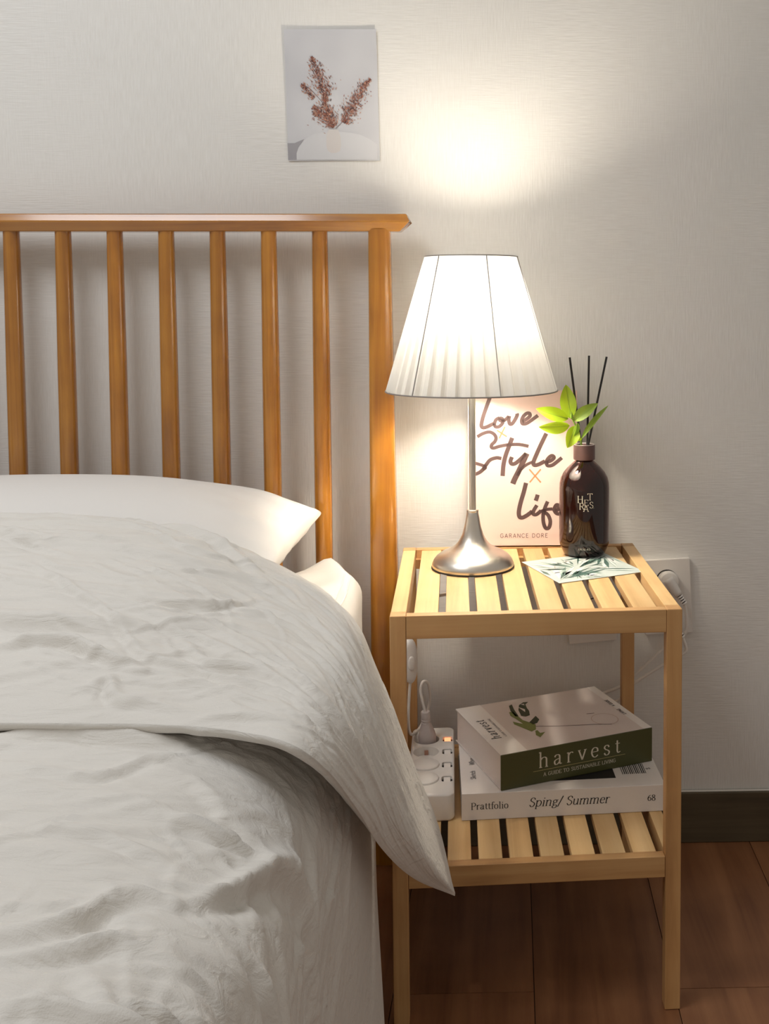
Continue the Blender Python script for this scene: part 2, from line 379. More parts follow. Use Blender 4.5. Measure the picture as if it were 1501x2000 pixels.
# ---------------------------------------------------------------- the room
def structure(o): o['kind'] = 'structure'; return o
wall = structure(add('wall_back', box(-2.6, 2.4, 0, .12, -.02, 2.7), 'wall'))
wall['label'] = 'off-white linen textured wallpaper wall behind the bed'
floor = structure(add('floor', box(-2.6, 2.4, -3.6, 0, -.05, -.004), 'grout'))
floor['label'] = 'reddish brown wood plank floor'
PW, PL = .2285, .915
plank_me = None
cols = range(-12, 10)
for c in cols:
    x0 = .1265 + c * PW
    off = -.4845 if c % 2 else -.87
    for r in range(-3, 4):
        y1 = off + r * PL; y0 = y1 - PL
        if y0 > -.02 or y1 < -3.5: continue
        ya, yb = max(y0, -3.6), min(y1, -.001)
        full = abs((yb - ya) - PL) < 1e-6
        if full and plank_me:
            o = link('plank', plank_me, floor, (x0, ya, 0))
        else:
            o = add('plank', box(.0007, PW - .0007, .0007, yb - ya - .0007, -.0045, 0), 'plank', floor, (x0, ya, 0))
            if full: plank_me = o.data
bb = structure(add('baseboard_back', box(-2.6, 2.4, -.012, -.0003, .0005, .1065), 'base', bevel=.002))
bb['label'] = 'dark brown wood film baseboard along the wall'
add('caulk_line', tube([(-2.6, -.0055, .1075), (2.4, -.0055, .1075)], .0022, 6, 1, False), 'caulk', bb)

# ---------------------------------------------------------------- bed frame
bed = thing('bed_frame', 'honey coloured wooden bed frame with spindle headboard against the wall', 'bed', (-.95, -.06, 0))
def B(p): return (p[0] + .95, p[1] + .06, p[2])
prof = [(-.088, 1.2755), (-.080, 1.291), (-.040, 1.291), (-.034, 1.2755), (-.040, 1.2572), (-.076, 1.2572)]
endx = [-.1000, -.1085, -.1085, -.1000, -.1215, -.1215]
V = [B((endx[i], *p)) for i, p in enumerate(prof)] + [B((-1.9 - endx[i], *p)) for i, p in enumerate(prof)]
add('top_rail', (V, [tuple(range(6)), tuple(range(11, 5, -1))] + [(i, 6 + i, 6 + (i + 1) % 6, (i + 1) % 6) for i in range(6)]), 'oakx', bed, bevel=.0025, seg=3)
sp_prof = [(.0145, .28), (.0165, .5), (.0172, .75), (.0168, 1.0), (.0158, 1.15), (.0150, 1.262)]
sp = None
for i in range(15):
    x = -.2778 - .09832 * i
    if sp is None: sp = add('spindle', lathe(sp_prof, 24), 'oakz', bed, B((x, -.06, 0)), auto=50)
    else: link('spindle', sp.data, bed, B((x, -.06, 0)), (0, 0, i * 1.3))
def post(cx_top, cx_bot, w_top, w_bot, mirror=1):
    V, Fc, n = [], [], 24; zs = [0, .25, .45, .65, .91, 1.1, 1.262]
    for z in zs:
        t = z / 1.262; cx = cx_bot + (cx_top - cx_bot) * max(0, (z - .3) / .962); w = (w_bot + (w_top - w_bot) * max(0, (z - .3) / .962)) / 2
        for k in range(n):
            a = 2 * math.pi * k / n; ca, sa = math.cos(a), math.sin(a)
            ex = .62
            V.append(B((cx + w * math.copysign(abs(ca) ** ex, ca), -.06 + .021 * math.copysign(abs(sa) ** ex, sa), z)))
    for i in range(len(zs) - 1):
        for k in range(n): Fc.append((i * n + k, i * n + (k + 1) % n, (i + 1) * n + (k + 1) % n, (i + 1) * n + k))
    Fc += [tuple(range(n - 1, -1, -1)), tuple(range((len(zs) - 1) * n, len(zs) * n))]
    return V, Fc
add('post', post(-.162, -.1585, .0435, .060), 'oakz', bed, auto=50)
add('post', post(-1.738, -1.7415, .0435, .060), 'oakz', bed, auto=50)
add('lower_rail', box(*[B((-1.72, 0, 0))[0], B((-.18, 0, 0))[0]], -.012, .012, .24, .32), 'oakx', bed, bevel=.003)
for x in (-.1865, -1.739): add('side_rail', box(x + .95, x + .975, -2.03, -.02, .24, .345), 'oakx', bed, bevel=.003)
add('slat_deck', box(-.75, .745, -2.03, -.03, .30, .335), 'oakx', bed)

# ---------------------------------------------------------------- cloth
def hermite(kn, P, t):
    """piecewise cubic through P at knots kn (first axis), sampled at t"""
    kn = np.asarray(kn, float); P = np.asarray(P, float); n = len(kn)
    d = np.diff(P, axis=0) / np.diff(kn).reshape(-1, *[1] * (P.ndim - 1))
    m = np.zeros_like(P); m[0] = d[0]; m[-1] = d[-1]
    for i in range(1, n - 1):
        h0, h1 = kn[i] - kn[i - 1], kn[i + 1] - kn[i]; m[i] = (d[i - 1] * h1 + d[i] * h0) / (h0 + h1)
    idx = np.clip(np.searchsorted(kn, t, side='right') - 1, 0, n - 2); h = (kn[idx + 1] - kn[idx]); u = (t - kn[idx]) / h
    sh = (-1,) + (1,) * (P.ndim - 1); u = u.reshape(sh); h = h.reshape(sh)
    return (2 * u**3 - 3 * u**2 + 1) * P[idx] + (u**3 - 2 * u**2 + u) * h * m[idx] + (-2 * u**3 + 3 * u**2) * P[idx + 1] + (u**3 - u**2) * h * m[idx + 1]
def knots(P):
    P = np.asarray(P, float); d = np.linalg.norm(np.diff(P, axis=1), axis=2).mean(0) ** .8; d = np.maximum(d, .004)
    k0 = np.concatenate([[0], np.cumsum(d)]); return k0 / k0[-1]
def surface(CP, nu, nv):
    """tensor surface through control points CP[row][col] -> nv x nu x 3"""
    CP = np.asarray(CP, float)
    S1 = hermite(knots(CP), np.swapaxes(CP, 0, 1), np.linspace(0, 1, nu))
    S1 = np.swapaxes(S1, 0, 1)
    return hermite(knots(np.swapaxes(CP, 0, 1)), S1, np.linspace(0, 1, nv))
def normals(G):
    du = np.gradient(G, axis=1); dv = np.gradient(G, axis=0); n = np.cross(du, dv); return n / (np.linalg.norm(n, axis=2, keepdims=True) + 1e-12)
def creases(U, Vv, specs):
    """sum of soft ridges; spec = (u0, v0, angle, length, width, height, curl)"""
    D = np.zeros_like(U)
    for (u0, v0, ang, L, w, a, curl) in specs:
        c, s = math.cos(ang), math.sin(ang); x = (U - u0) * c + (Vv - v0) * s; y = -(U - u0) * s + (Vv - v0) * c - curl * x * x / L
        env = np.exp(-(np.abs(x) / (L / 2)) ** 3); q = y / w
        D += a * env * (np.exp(-q * q) - .55 * np.exp(-((q - 1.5) / 1.25) ** 2))
    return D
def lines(G, polys, w, a):
    """long creases that follow polylines laid out on the bed (x, y)"""
    D = np.zeros(G.shape[:2]); X, Y = G[..., 0], G[..., 1]
    for i, P in enumerate(polys):
        P = [p[:2] for p in smoothpath([(*p, 0) for p in P], 3)]; n = len(P) - 1
        best = np.full(X.shape, 9.0); sg = np.zeros(X.shape); par = np.zeros(X.shape)
        for j in range(n):
            d = P[j + 1] - P[j]; L2 = d @ d + 1e-12; t = np.clip(((X - P[j][0]) * d[0] + (Y - P[j][1]) * d[1]) / L2, 0, 1)
            ex, ey = X - P[j][0] - t * d[0], Y - P[j][1] - t * d[1]; q = np.hypot(ex, ey); m = q < best
            best = np.where(m, q, best); sg = np.where(m, np.sign(d[0] * ey - d[1] * ex), sg); par = np.where(m, (j + t) / n, par)
        y = best * sg; ww = w * (.75 + .5 * ((i * 7) % 5) / 4); aa = a * (.6 + .8 * ((i * 3) % 4) / 3)
        D += aa * np.sin(np.pi * np.clip(par, .04, .96)) ** .6 * (np.exp(-(y / ww) ** 2) - .8 * np.exp(-((y + 1.7 * ww) / (1.1 * ww)) ** 2))
    return D
FL = [[(-0.591,-0.732),(-0.547,-0.752),(-0.500,-0.784),(-0.446,-0.838),(-0.399,-0.877),(-0.356,-0.928),(-0.325,-0.966),(-0.292,-0.981),(-0.256,-0.987)],
      [(-0.486,-0.956),(-0.448,-0.944),(-0.407,-0.950),(-0.361,-0.979),(-0.309,-0.998)],
      [(-0.588,-0.451),(-0.525,-0.489),(-0.474,-0.508),(-0.423,-0.543),(-0.357,-0.586),(-0.292,-0.648),(-0.239,-0.719)],
      [(-0.347,-0.847),(-0.310,-0.842),(-0.273,-0.827),(-0.246,-0.793)],
      [(-0.376,-0.883),(-0.333,-0.889),(-0.296,-0.911),(-0.263,-0.922),(-0.225,-0.952),(-0.189,-0.980)],
      [(-0.276,-1.097),(-0.241,-1.091),(-0.204,-1.083),(-0.163,-1.090),(-0.129,-1.102)],
      [(-0.360,-1.033),(-0.341,-1.018),(-0.321,-1.051),(-0.279,-1.056),(-0.245,-1.080)],
      [(-0.636,-0.636),(-0.593,-0.659),(-0.535,-0.702)],
      [(-0.317,-0.976),(-0.273,-0.986),(-0.225,-1.005),(-0.180,-1.019),(-0.132,-1.049),(-0.097,-1.077),(-0.078,-1.097)],
      [(-0.304,-1.144),(-0.285,-1.128),(-0.229,-1.130),(-0.166,-1.132),(-0.127,-1.137)],
      [(-0.833,-0.216),(-0.746,-0.276),(-0.674,-0.311),(-0.621,-0.344)],
      [(-0.290,-0.930),(-0.247,-0.978),(-0.201,-0.988),(-0.153,-1.016),(-0.118,-1.050)]]
LL = [[(-0.397,-1.150),(-0.348,-1.161),(-0.303,-1.166),(-0.282,-1.147),(-0.260,-1.123),(-0.233,-1.113)],
      [(-0.164,-1.317),(-0.150,-1.287),(-0.139,-1.250),(-0.131,-1.204),(-0.118,-1.159),(-0.103,-1.128)],
      [(-0.279,-1.402),(-0.251,-1.389),(-0.235,-1.373),(-0.223,-1.343),(-0.204,-1.330),(-0.178,-1.328)],
      [(-0.269,-1.423),(-0.244,-1.416),(-0.221,-1.409),(-0.207,-1.398),(-0.184,-1.389)],
      [(-0.209,-1.432),(-0.195,-1.446),(-0.180,-1.464),(-0.155,-1.471),(-0.123,-1.479),(-0.090,-1.483)],
      [(-0.165,-1.456),(-0.131,-1.452),(-0.088,-1.457),(-0.053,-1.474)],
      [(-0.242,-1.480),(-0.213,-1.477),(-0.177,-1.477),(-0.129,-1.483),(-0.090,-1.488)],
      [(-0.123,-1.435),(-0.096,-1.426),(-0.069,-1.431),(-0.048,-1.448),(-0.027,-1.475),(-0.015,-1.498)],
      [(-0.307,-1.259),(-0.268,-1.257),(-0.224,-1.272),(-0.179,-1.292)],
      [(-0.429,-1.081),(-0.370,-1.075),(-0.297,-1.085),(-0.242,-1.083)],
      [(-0.212,-1.219),(-0.174,-1.217),(-0.136,-1.207)],
      [(-0.122,-1.328),(-0.099,-1.333),(-0.069,-1.352),(-0.048,-1.379)],
      [(-0.084,-1.402),(-0.064,-1.391),(-0.044,-1.370),(-0.034,-1.344)],
      [(-0.086,-1.505),(-0.069,-1.493),(-0.046,-1.500)]]

def grid_faces(nu, nv):
    i = np.arange(nv - 1)[:, None] * nu + np.arange(nu - 1)[None, :]; i = i.ravel()
    return np.stack([i, i + 1, i + nu + 1, i + nu], 1)
def cloth(name, G, mat, parent, thick=.014, flip=False):
    nv, nu = G.shape[:2]; me = bpy.data.meshes.new(name); Fq = grid_faces(nu, nv)
    if flip: Fq = Fq[:, ::-1]
    me.vertices.add(nu * nv); me.vertices.foreach_set('co', G.reshape(-1).astype(np.float32))
    me.loops.add(Fq.size); me.loops.foreach_set('vertex_index', Fq.reshape(-1).astype(np.int32))
    me.polygons.add(len(Fq)); me.polygons.foreach_set('loop_start', np.arange(0, Fq.size, 4, dtype=np.int32))
    me.polygons.foreach_set('use_smooth', [True] * len(Fq)); me.update(calc_edges=True); me.validate()
    me.materials.append(MAT[mat]); o = link(name, me, parent)
    if thick:
        md = o.modifiers.new('thickness', 'SOLIDIFY'); md.thickness = thick; md.offset = -1
    return o

# mattress with fitted sheet
mat_t = thing('mattress', 'white mattress in a fitted sheet, its corner showing beside the pillow', 'mattress', (-.95, -1.05, .336))
def mattress():
    hx, y0, y1, z0, z1 = .762, -.955, .955, 0.0, .276; nx, ny = 64, 90; n = 40
    V, Fc = [], []
    # rings from the bottom edge up over a rounded shoulder to the middle of the top
    rings = []
    for z in np.linspace(z0, z1 - .055, 7): rings.append((0, z))
    for k in range(1, 9): a = math.pi / 2 * k / 8; rings.append((.055 * (1 - math.cos(a)), z1 - .055 + .055 * math.sin(a)))
    for ins in (.075, .10, .14, .2, .3, .45, .6): rings.append((ins, z1))
    rnd = random.Random(4); ph = [rnd.uniform(0, 6.28) for _ in range(8)]
    m = 360; R0 = .07
    for ins, z in rings:
        hw, hd = hx - ins, .955 - ins; r = max(R0 - ins * .6, .02)
        o = rbox(2 * hw, 2 * hd, 0, min(r, hw * .9, hd * .9), 12)
        o = np.array(o + [o[0]]); d = np.concatenate([[0], np.cumsum(np.linalg.norm(np.diff(o, axis=0), axis=1))]); t = np.linspace(0, d[-1], m, endpoint=False)
        xs, ys = np.interp(t, d, o[:, 0]), np.interp(t, d, o[:, 1])
        for x, y in zip(xs, ys):
            top = max(0, min(1, (z - .15) / .12)); k = math.exp(-ins / .12)
            w = .008 * math.sin(31 * (x + y) + ph[0]) + .006 * math.sin(57 * (x - .6 * y) + ph[1]) + .003 * math.sin(103 * x + 71 * y + ph[2])
            b = .016 * math.exp(-((x - .70) / .035) ** 2 - ((y - .93) / .05) ** 2) * top
            V.append((x + .004 * math.sin(23 * y + 14 * z) * (1 - top), y, z + w * top * (.35 + .65 * k) + b))
    for i in range(len(rings) - 1):
        for k in range(m): Fc.append((i * m + k, i * m + (k + 1) % m, (i + 1) * m + (k + 1) % m, (i + 1) * m + k))
    Fc.append(tuple(range((len(rings) - 1) * m, len(rings) * m)))
    Fc.append(tuple(range(m - 1, -1, -1)))
    return V, Fc
add('fitted_sheet', mattress(), 'cotton', mat_t, smooth=True)
for off in (.0, .011):
    ins = .030 - off; ac = math.acos(1 - ins / .055); zz = .276 - .055 + .055 * math.sin(ac); xx = .762 - ins
    _r = random.Random(4); ph = [_r.uniform(0, 6.28) for _ in range(8)]; kk = .35 + .65 * math.exp(-ins / .12); tp_ = max(0, min(1, (zz - .15) / .12))
    sw_ = lambda x, y: .008 * math.sin(31 * (x + y) + ph[0]) + .006 * math.sin(57 * (x - .6 * y) + ph[1]) + .003 * math.sin(103 * x + 71 * y + ph[2])
    add('seam', tube([(xx, y, zz + .0006 + sw_(xx, y) * tp_ * kk + .016 * math.exp(-((xx - .70) / .035) ** 2 - ((y - .93) / .05) ** 2) * tp_) for y in np.linspace(.865, .35, 60)], .0016, 6, 1), 'cotton', mat_t)

# pillow
def pillow(w, d, h, nu=90, nv=70):
    V, Fc = [], []
    for side in (1, -1):
        for j in range(nv + 1):
            for i in range(nu + 1):
                x, y = -1 + 2 * i / nu, -1 + 2 * j / nv
                px = x * (1 - .03 * (1 - abs(y) ** 2.2) * abs(x) ** 3 - .045 * abs(y) ** 9) ; py = y * (1 - .06 * (1 - abs(x) ** 2.2) * abs(y) ** 3 - .05 * abs(x) ** 14)
                t = max(0, (1 - abs(x) ** 2.6)) ** .62 * max(0, (1 - abs(y) ** 2.4)) ** .62
                wr = .010 * math.sin(9 * x * y + 5 * x) * (abs(x) ** 4) * (1 - x ** 6) + .006 * math.sin(22 * y + 4 * x) * abs(x) ** 6 * (1 - x ** 8)
                V.append((px * w / 2, py * d / 2, side * (t * h / 2) + wr * side))
    n = (nu + 1) * (nv + 1)
    for s in (0, 1):
        for j in range(nv):
            for i in range(nu):
                q = [s * n + j * (nu + 1) + i, s * n + j * (nu + 1) + i + 1, s * n + (j + 1) * (nu + 1) + i + 1, s * n + (j + 1) * (nu + 1) + i]
                Fc.append(tuple(q if s == 0 else q[::-1]))
    return V, Fc
pil = add('pillow', pillow(.92, .44, .205), 'cotton', None, (-.722, -.314, .715), (math.radians(2), 0, math.radians(-1)), smooth=True)
bm = bmesh.new(); bm.from_mesh(pil.data); bmesh.ops.remove_doubles(bm, verts=bm.verts, dist=.0008); bm.to_mesh(pil.data); bm.free()
tag(pil, 'smooth white pillow lying in front of the headboard spindles', 'pillow')

# duvet: a lower sheet and the turned-down head end
duv = thing('duvet', 'crinkled off-white linen duvet turned down over the bed', 'duvet', (-.6, -1.2, .66))
OFF = np.array([-.6, -1.2, .66])
rng = random.Random(11)
secX = [-1.72, -1.3, -.9, -.55, -.34, -.225, -.165, -.125, -.105, -.099, -.097, -.094, -.092]
secZ = [.656, .663, .668, .671, .669, .659, .640, .603, .545, .43, .30, .17, .06]
rowsY = [-.655, -.75, -.9, -1.05, -1.2, -1.35, -1.5, -1.7, -1.95, -2.2]
CP = []
for j, y in enumerate(rowsY):
    row = []
    for i, (x, z) in enumerate(zip(secX, secZ)):
        side = max(0, (i - 5) / 7)
        bul = .010 * math.sin(j * 1.9 + i * .5) * (side ** .7) - (.03 * side if j > 5 else 0)
        row.append((x + (bul if i > 4 else 0), y, z + .008 * math.sin(j * 1.3 + i * .9) * (1 - side)))
    CP.append(row)
nu, nv = 420, 330
G = surface(CP, nu, nv)
Uu = np.concatenate([[0], np.cumsum(np.linalg.norm(np.diff(G[nv // 2], axis=0), axis=1))])[None, :] * np.ones((nv, 1))
Vv = (-G[:, 0, 1])[:, None] * np.ones((1, nu))
uend = Uu[0, -1]
specs = []
ue = uend - .62     # where the top rolls over into the side
for _ in range(30):   # broad soft folds across the bed
    specs.append((rng.uniform(ue - .95, ue), rng.uniform(.9, 2.1), rng.gauss(-.05, .22), rng.uniform(.25, .6), rng.uniform(.010, .018), rng.uniform(.003, .0065), rng.gauss(0, .3)))
for _ in range(420):  # short sharp linen creases
    specs.append((rng.uniform(ue - .9, ue + .06), rng.uniform(.9, 1.75), rng.gauss(-.08, .32), rng.uniform(.05, .24), rng.uniform(.0025, .0065), rng.uniform(.0010, .0030), rng.gauss(0, .5)))
for _ in range(26):   # folds falling over the side
    specs.append((rng.uniform(ue + .03, ue + .35), rng.uniform(.95, 1.9), rng.gauss(.75, .4), rng.uniform(.14, .4), rng.uniform(.008, .015), rng.uniform(.0015, .004), rng.gauss(0, .4)))
for _ in range(110):
    specs.append((rng.uniform(ue - .05, ue + .3), rng.uniform(.9, 1.8), rng.gauss(.6, .5), rng.uniform(.06, .18), rng.uniform(.003, .006), rng.uniform(.0008, .0022), rng.gauss(0, .5)))
D = creases(Uu, Vv, specs) + lines(G, LL, .0070, .0085)
endw = np.clip((Vv - .655) / .12, .15, 1)
G = G + normals(G) * (D * endw)[..., None] * -1
cloth('lower_cover', G - OFF, 'linen', duv, .016, True)

FOLD = [(-1.72, -0.507, 0.779), (-1.15, -0.497, 0.787), (-0.699, -0.497, 0.787), (-0.452, -0.532, 0.778), (-0.343, -0.565, 0.757), (-0.243, -0.572, 0.715), (-0.168, -0.616, 0.680), (-.120, -.667, .650), (-.099, -.695, .615), (-.080, -.711, .570), (-.051, -.693, .475), (-.017, -.682, .380), (.0085, -.7065, .305)]
EDGE = [(-1.72, -1.07, .688), (-1.15, -1.075, .688), (-.66, -1.078, .690), (-.429, -1.080, .690), (-.350, -1.084, .690), (-.271, -1.089, .690), (-.189, -1.106, .690), (-.119, -1.135, .685), (-.091, -1.117, .652), (-.074, -1.060, .590), (-.059, -.958, .490), (-.032, -.844, .390), (.0120, -.7170, .2945)]
n = len(FOLD); CP = []
rows = [-.2, -.08, 0, .18, .4, .62, .82, .95, 1.0]
for t in rows:
    row = []
    for i in range(n):
        f, e = np.array(FOLD[i]), np.array(EDGE[i]); hang = max(0, min(1, (i - 6) / 4)); L = np.linalg.norm(e - f); tip = min(1, L / .22)
        d = (e - f) / max(L, 1e-6)
        if t < 0 and i == n - 1: p = f
        elif t < 0:
            k = -t / .2; inn = np.array([-.03, .012, -.012]) if hang > .5 else np.array([0, 0, -.04])
            p = f + d * .05 * k ** 2 * tip + inn * (k ** .7) * tip
        else:
            b = math.sin(math.pi * t) ** .8 * tip; b2 = (t / .58 if t < .58 else (1 - t) / .42) ** .9 * tip; b = b * (1 - hang) + b2 * hang
            p = f + (e - f) * t + np.array([.030 * hang, -.062 * hang, .032 * (1 - hang) + .004 * hang]) * b
            if t < .3: p = p + np.array([0, 0, .010 * (1 - hang)]) * math.sin(math.pi * t / .3)
        row.append(p)
    CP.append(row)
nu, nv = 460, 260
G = surface(CP, nu, nv)
Uu = np.concatenate([[0], np.cumsum(np.linalg.norm(np.diff(G[nv // 2], axis=0), axis=1))])[None, :] * np.ones((nv, 1))
Vv = np.concatenate([[0], np.cumsum(np.linalg.norm(np.diff(G[:, nu // 2], axis=0), axis=1))])[:, None] * np.ones((1, nu))
specs = []; um = Uu[0, -1]; vm = Vv[-1, 0]
for _ in range(24):
    specs.append((rng.uniform(um - 1.35, um - .35), rng.uniform(.15, vm), rng.gauss(.12, .16), rng.uniform(.25, .6), rng.uniform(.008, .016), rng.uniform(.003, .007), rng.gauss(0, .35)))
for _ in range(380):
    specs.append((rng.uniform(um - 1.35, um - .1), rng.uniform(.1, vm), rng.gauss(.15, .28), rng.uniform(.05, .24), rng.uniform(.0025, .006), rng.uniform(.0010, .0030), rng.gauss(0, .5)))
for _ in range(26):
    specs.append((rng.uniform(um - .5, um - .05), rng.uniform(.1, vm), rng.gauss(.05, .2), rng.uniform(.12, .3), rng.uniform(.005, .010), rng.uniform(.0015, .0035), rng.gauss(0, .3)))
D = creases(Uu, Vv, specs) + lines(G, FL, .0066, .0085)
tt = np.linspace(0, 1, nv)[:, None]; cc = np.linspace(0, 1, nu)[None, :]
D = D * np.clip((tt - .06) / .14, 0, 1) * np.clip((1 - tt) / .13, 0, 1) * np.clip((.92 - cc) / .26, .05, 1)
G = G + normals(G) * D[..., None] * -1
tt_o = cloth('turned_down_top', G - OFF, 'linen', duv, .010, True)
vg = tt_o.vertex_groups.new(name='thickness')
for wt, lo_, hi_ in ((1.0, 0, .93), (.6, .93, .96), (.3, .96, .985), (.05, .985, 1.01)):
    ix = np.nonzero(((cc >= lo_) & (cc < hi_) & (tt > -1)).reshape(-1))[0]; vg.add(ix.tolist(), wt, 'REPLACE')
tt_o.modifiers['thickness'].vertex_group = 'thickness'

# ---------------------------------------------------------------- bedside table
TH, TX, TY, TD, TW, HH = .0544, -.0927, -.5606, .4644, .45, .6447
tb = thing('bedside_table', 'pale wooden two tier slatted bedside table next to the bed', 'table', (TX, TY, 0), TH)
def Tw(a, b, z): return (TX + a * math.cos(TH) - b * math.sin(TH), TY + a * math.sin(TH) + b * math.cos(TH), z)
lg = .0245
leg = None
for a in (0, TW - lg):
    for b in (0, TD - lg):
        if leg is None: leg = add('leg', box(0, lg, 0, lg, .0005, HH), 'rubz', tb, (a, b, 0), bevel=.0015)
        else:
            q = leg.copy(); COL.objects.link(q); q.location = (a, b, 0)
for b in (.0006, TD - .0186): add('apron', box(lg + .0003, TW - lg - .0003, 0, .018, -.0363, -.0004), 'rubx', tb, (0, b, HH), bevel=.001)
for a in (.0006, TW - .0242): add('side_rail', box(0, .0236, lg + .0003, TD - lg - .0003, -.0363, -.0002), 'ruby', tb, (a, 0, HH), bevel=.001)
for b in (.0195, TD - .0345): add('cleat', box(lg + .0003, TW - lg - .0003, 0, .015, -.034, -.0165), 'rubx', tb, (0, b, HH))
gap = .0115; sw = (TW - 2 * lg - 9 * gap) / 8
slat = None
for lev in (HH - .0022, .2505):
    for i in range(8):
        a = lg + gap + i * (sw + gap)
        if slat is None:
            slat = add('slat', box(0, sw, .0192, TD - .0192, -.0135, 0), 'ruby', tb, (a, 0, lev), bevel=.001)
        else:
            q = slat.copy(); COL.objects.link(q); q.location = (a, 0, lev)
SZ = .2508
for b in (.0012, TD - .0186): add('shelf_rail', box(lg + .0003, TW - lg - .0003, 0, .0176, -.034, 0), 'rubx', tb, (0, b, .2505), bevel=.0012)
for a in (.001, TW - .0232): add('shelf_side_rail', box(0, .022, lg + .0003, TD - lg - .0003, -.034, 0), 'ruby', tb, (a, 0, .2505), bevel=.001)
TZ = HH - .0019      # top of the slats

# ---------------------------------------------------------------- lamp
LX, LY = .0222, -.249
lamp = thing('table_lamp', 'brushed nickel table lamp with a lit white pleated shade on the bedside table', 'lamp', (LX, LY, TZ))
rad = .0735
base = [(rad - .002, 0), (rad, .001), (rad, .004), (rad + .0005, .0055), (rad - .0005, .009), (rad - .003, .0145), (rad - .008, .021), (.056, .0275), (.044, .033), (.033, .0395), (.0255, .048), (.0195, .059), (.0152, .073), (.0122, .09), (.0105, .1005), (.0100, .1012)]
add('base', lathe(base, 72), 'nickel', lamp, auto=50)
add('base_foot', lathe([(rad - .0005, .0003), (rad + .0012, .0006), (rad + .0012, .0026), (rad - .0005, .003)], 72), 'darkh', lamp)
add('collar', lathe([(.0104, .1005), (.0107, .102), (.0107, .104), (.0098, .105)], 32), 'nickel', lamp, auto=40)
add('pole', lathe([(.0060, .104), (.0060, .40)], 32), 'nickel', lamp, smooth=False, auto=40)
zb, zt, rb, rt = .9625 - TZ, 1.2005 - TZ, .1485, .0820
add('socket', lathe([(.013, .36), (.015, .365), (.015, .415), (.012, .42)], 24), 'whitep', lamp, auto=40)
add('bulb', lathe([(.011, .418), (.013, .43), (.022, .447), (.0285, .462), (.030, .476), (.0275, .490), (.020, .501), (.010, .507), (.002, .509)], 24), 'bulb', lamp, smooth=True)
NP = 38
def shade():
    V, Fc, nz, k = [], [], 14, 6
    pat = [(0, 0), (.30, .55), (.62, 1.0), (.70, .62), (.78, .22), (.90, .02)]
    for j in range(nz + 1):
        t = j / nz; z = zb + (zt - zb) * t; r = rb + (rt - rb) * t
        amp = .0088 * (1 - t) ** .8 + .0005
        for p in range(NP):
            for u, h in pat:
                a = 2 * math.pi * (p + u) / NP; rr = r + amp * (h - .5); V.append((rr * math.cos(a), rr * math.sin(a), z))
    m = NP * k
    for j in range(nz):
        for q in range(m): Fc.append((j * m + q, j * m + (q + 1) % m, (j + 1) * m + (q + 1) % m, (j + 1) * m + q))
    return V, Fc
sh = add('shade', shade(), 'shade', lamp)
def ring(r, z, t, n=96):
    V, Fc = [], []
    for k in range(n):
        a = 2 * math.pi * k / n
        for q in range(8):
            b = 2 * math.pi * q / 8; V.append(((r + t * math.cos(b)) * math.cos(a), (r + t * math.cos(b)) * math.sin(a), z + t * math.sin(b)))
    for k in range(n):
        for q in range(8): Fc.append((k * 8 + q, ((k + 1) % n) * 8 + q, ((k + 1) % n) * 8 + (q + 1) % 8, k * 8 + (q + 1) % 8))
    return V, Fc
add('rim', ring(rb + .0046, zb, .0013), 'grey', sh, smooth=True)
add('rim', ring(rt + .0006, zt, .0010), 'grey', sh, smooth=True)
for k in range(6):
    a = math.radians(-69.5 + 60 * k)
    ca, sa = math.cos(a), math.sin(a)
    add('rib', tube([((rb + .0022) * ca, (rb + .0022) * sa, zb), ((rt + .0006) * ca, (rt + .0006) * sa, zt)], .0010, 6, 1, False), 'grey', sh)
for k in range(3):
    a = 2 * math.pi * k / 3 + .4
    add('spider_arm', tube([(.006 * math.cos(a), .006 * math.sin(a), zt - .075), (.05 * math.cos(a), .05 * math.sin(a), zt - .03), ((rt - .002) * math.cos(a), (rt - .002) * math.sin(a), zt - .001)], .0011, 6, 3), 'grey', sh)
# lamp cord with its rocker switch, hanging at the left of the table
def rel(p, o): return tuple(np.array(p, float) - np.array(o, float))
LO = (LX, LY, TZ)
gx = Tw(lg + .5 * gap + 2 * (sw + gap), .37, 0)
add('cord', tube([rel(q, LO) for q in [(LX, LY + .060, TZ + .004), (LX - .004, LY + .0765, TZ + .004), (gx[0], gx[1], TZ + .003), (gx[0] - .001, gx[1] + .004, TZ - .02), (gx[0] - .02, gx[1] + .002, TZ - .06), (-.066, -.22, .575), (-.088, -.245, .545), (-.0915, -.25, .512)]], .0027, 8, 8), 'cordw', lamp, smooth=True)
def pod(w, h, d, n=28):
    V, Fc = [], []; lev = [(-1, 0.0), (-1, .75), (-.82, .93), (-.4, 1), (.4, 1), (.82, .93), (1, .75), (1, 0)]
    for (y, s) in lev:
        for k in range(n):
            a = 2 * math.pi * k / n; V.append((w / 2 * s * math.copysign(abs(math.cos(a)) ** .9, math.cos(a)), y * d / 2, h / 2 * (s if s else 0) * math.copysign(abs(math.sin(a)) ** .8, math.sin(a))))
    for i in range(len(lev) - 1):
        for k in range(n): Fc.append((i * n + k, i * n + (k + 1) % n, (i + 1) * n + (k + 1) % n, (i + 1) * n + k))
    return V, Fc
swt = add('switch', pod(.026, .082, .020), 'whitep', lamp, rel((-.0925, -.25, .472), LO), (0, 0, .35), auto=50)
add('rocker', pod(.012, .026, .006), 'whitep', swt, (0, -.0112, -.002), auto=50)
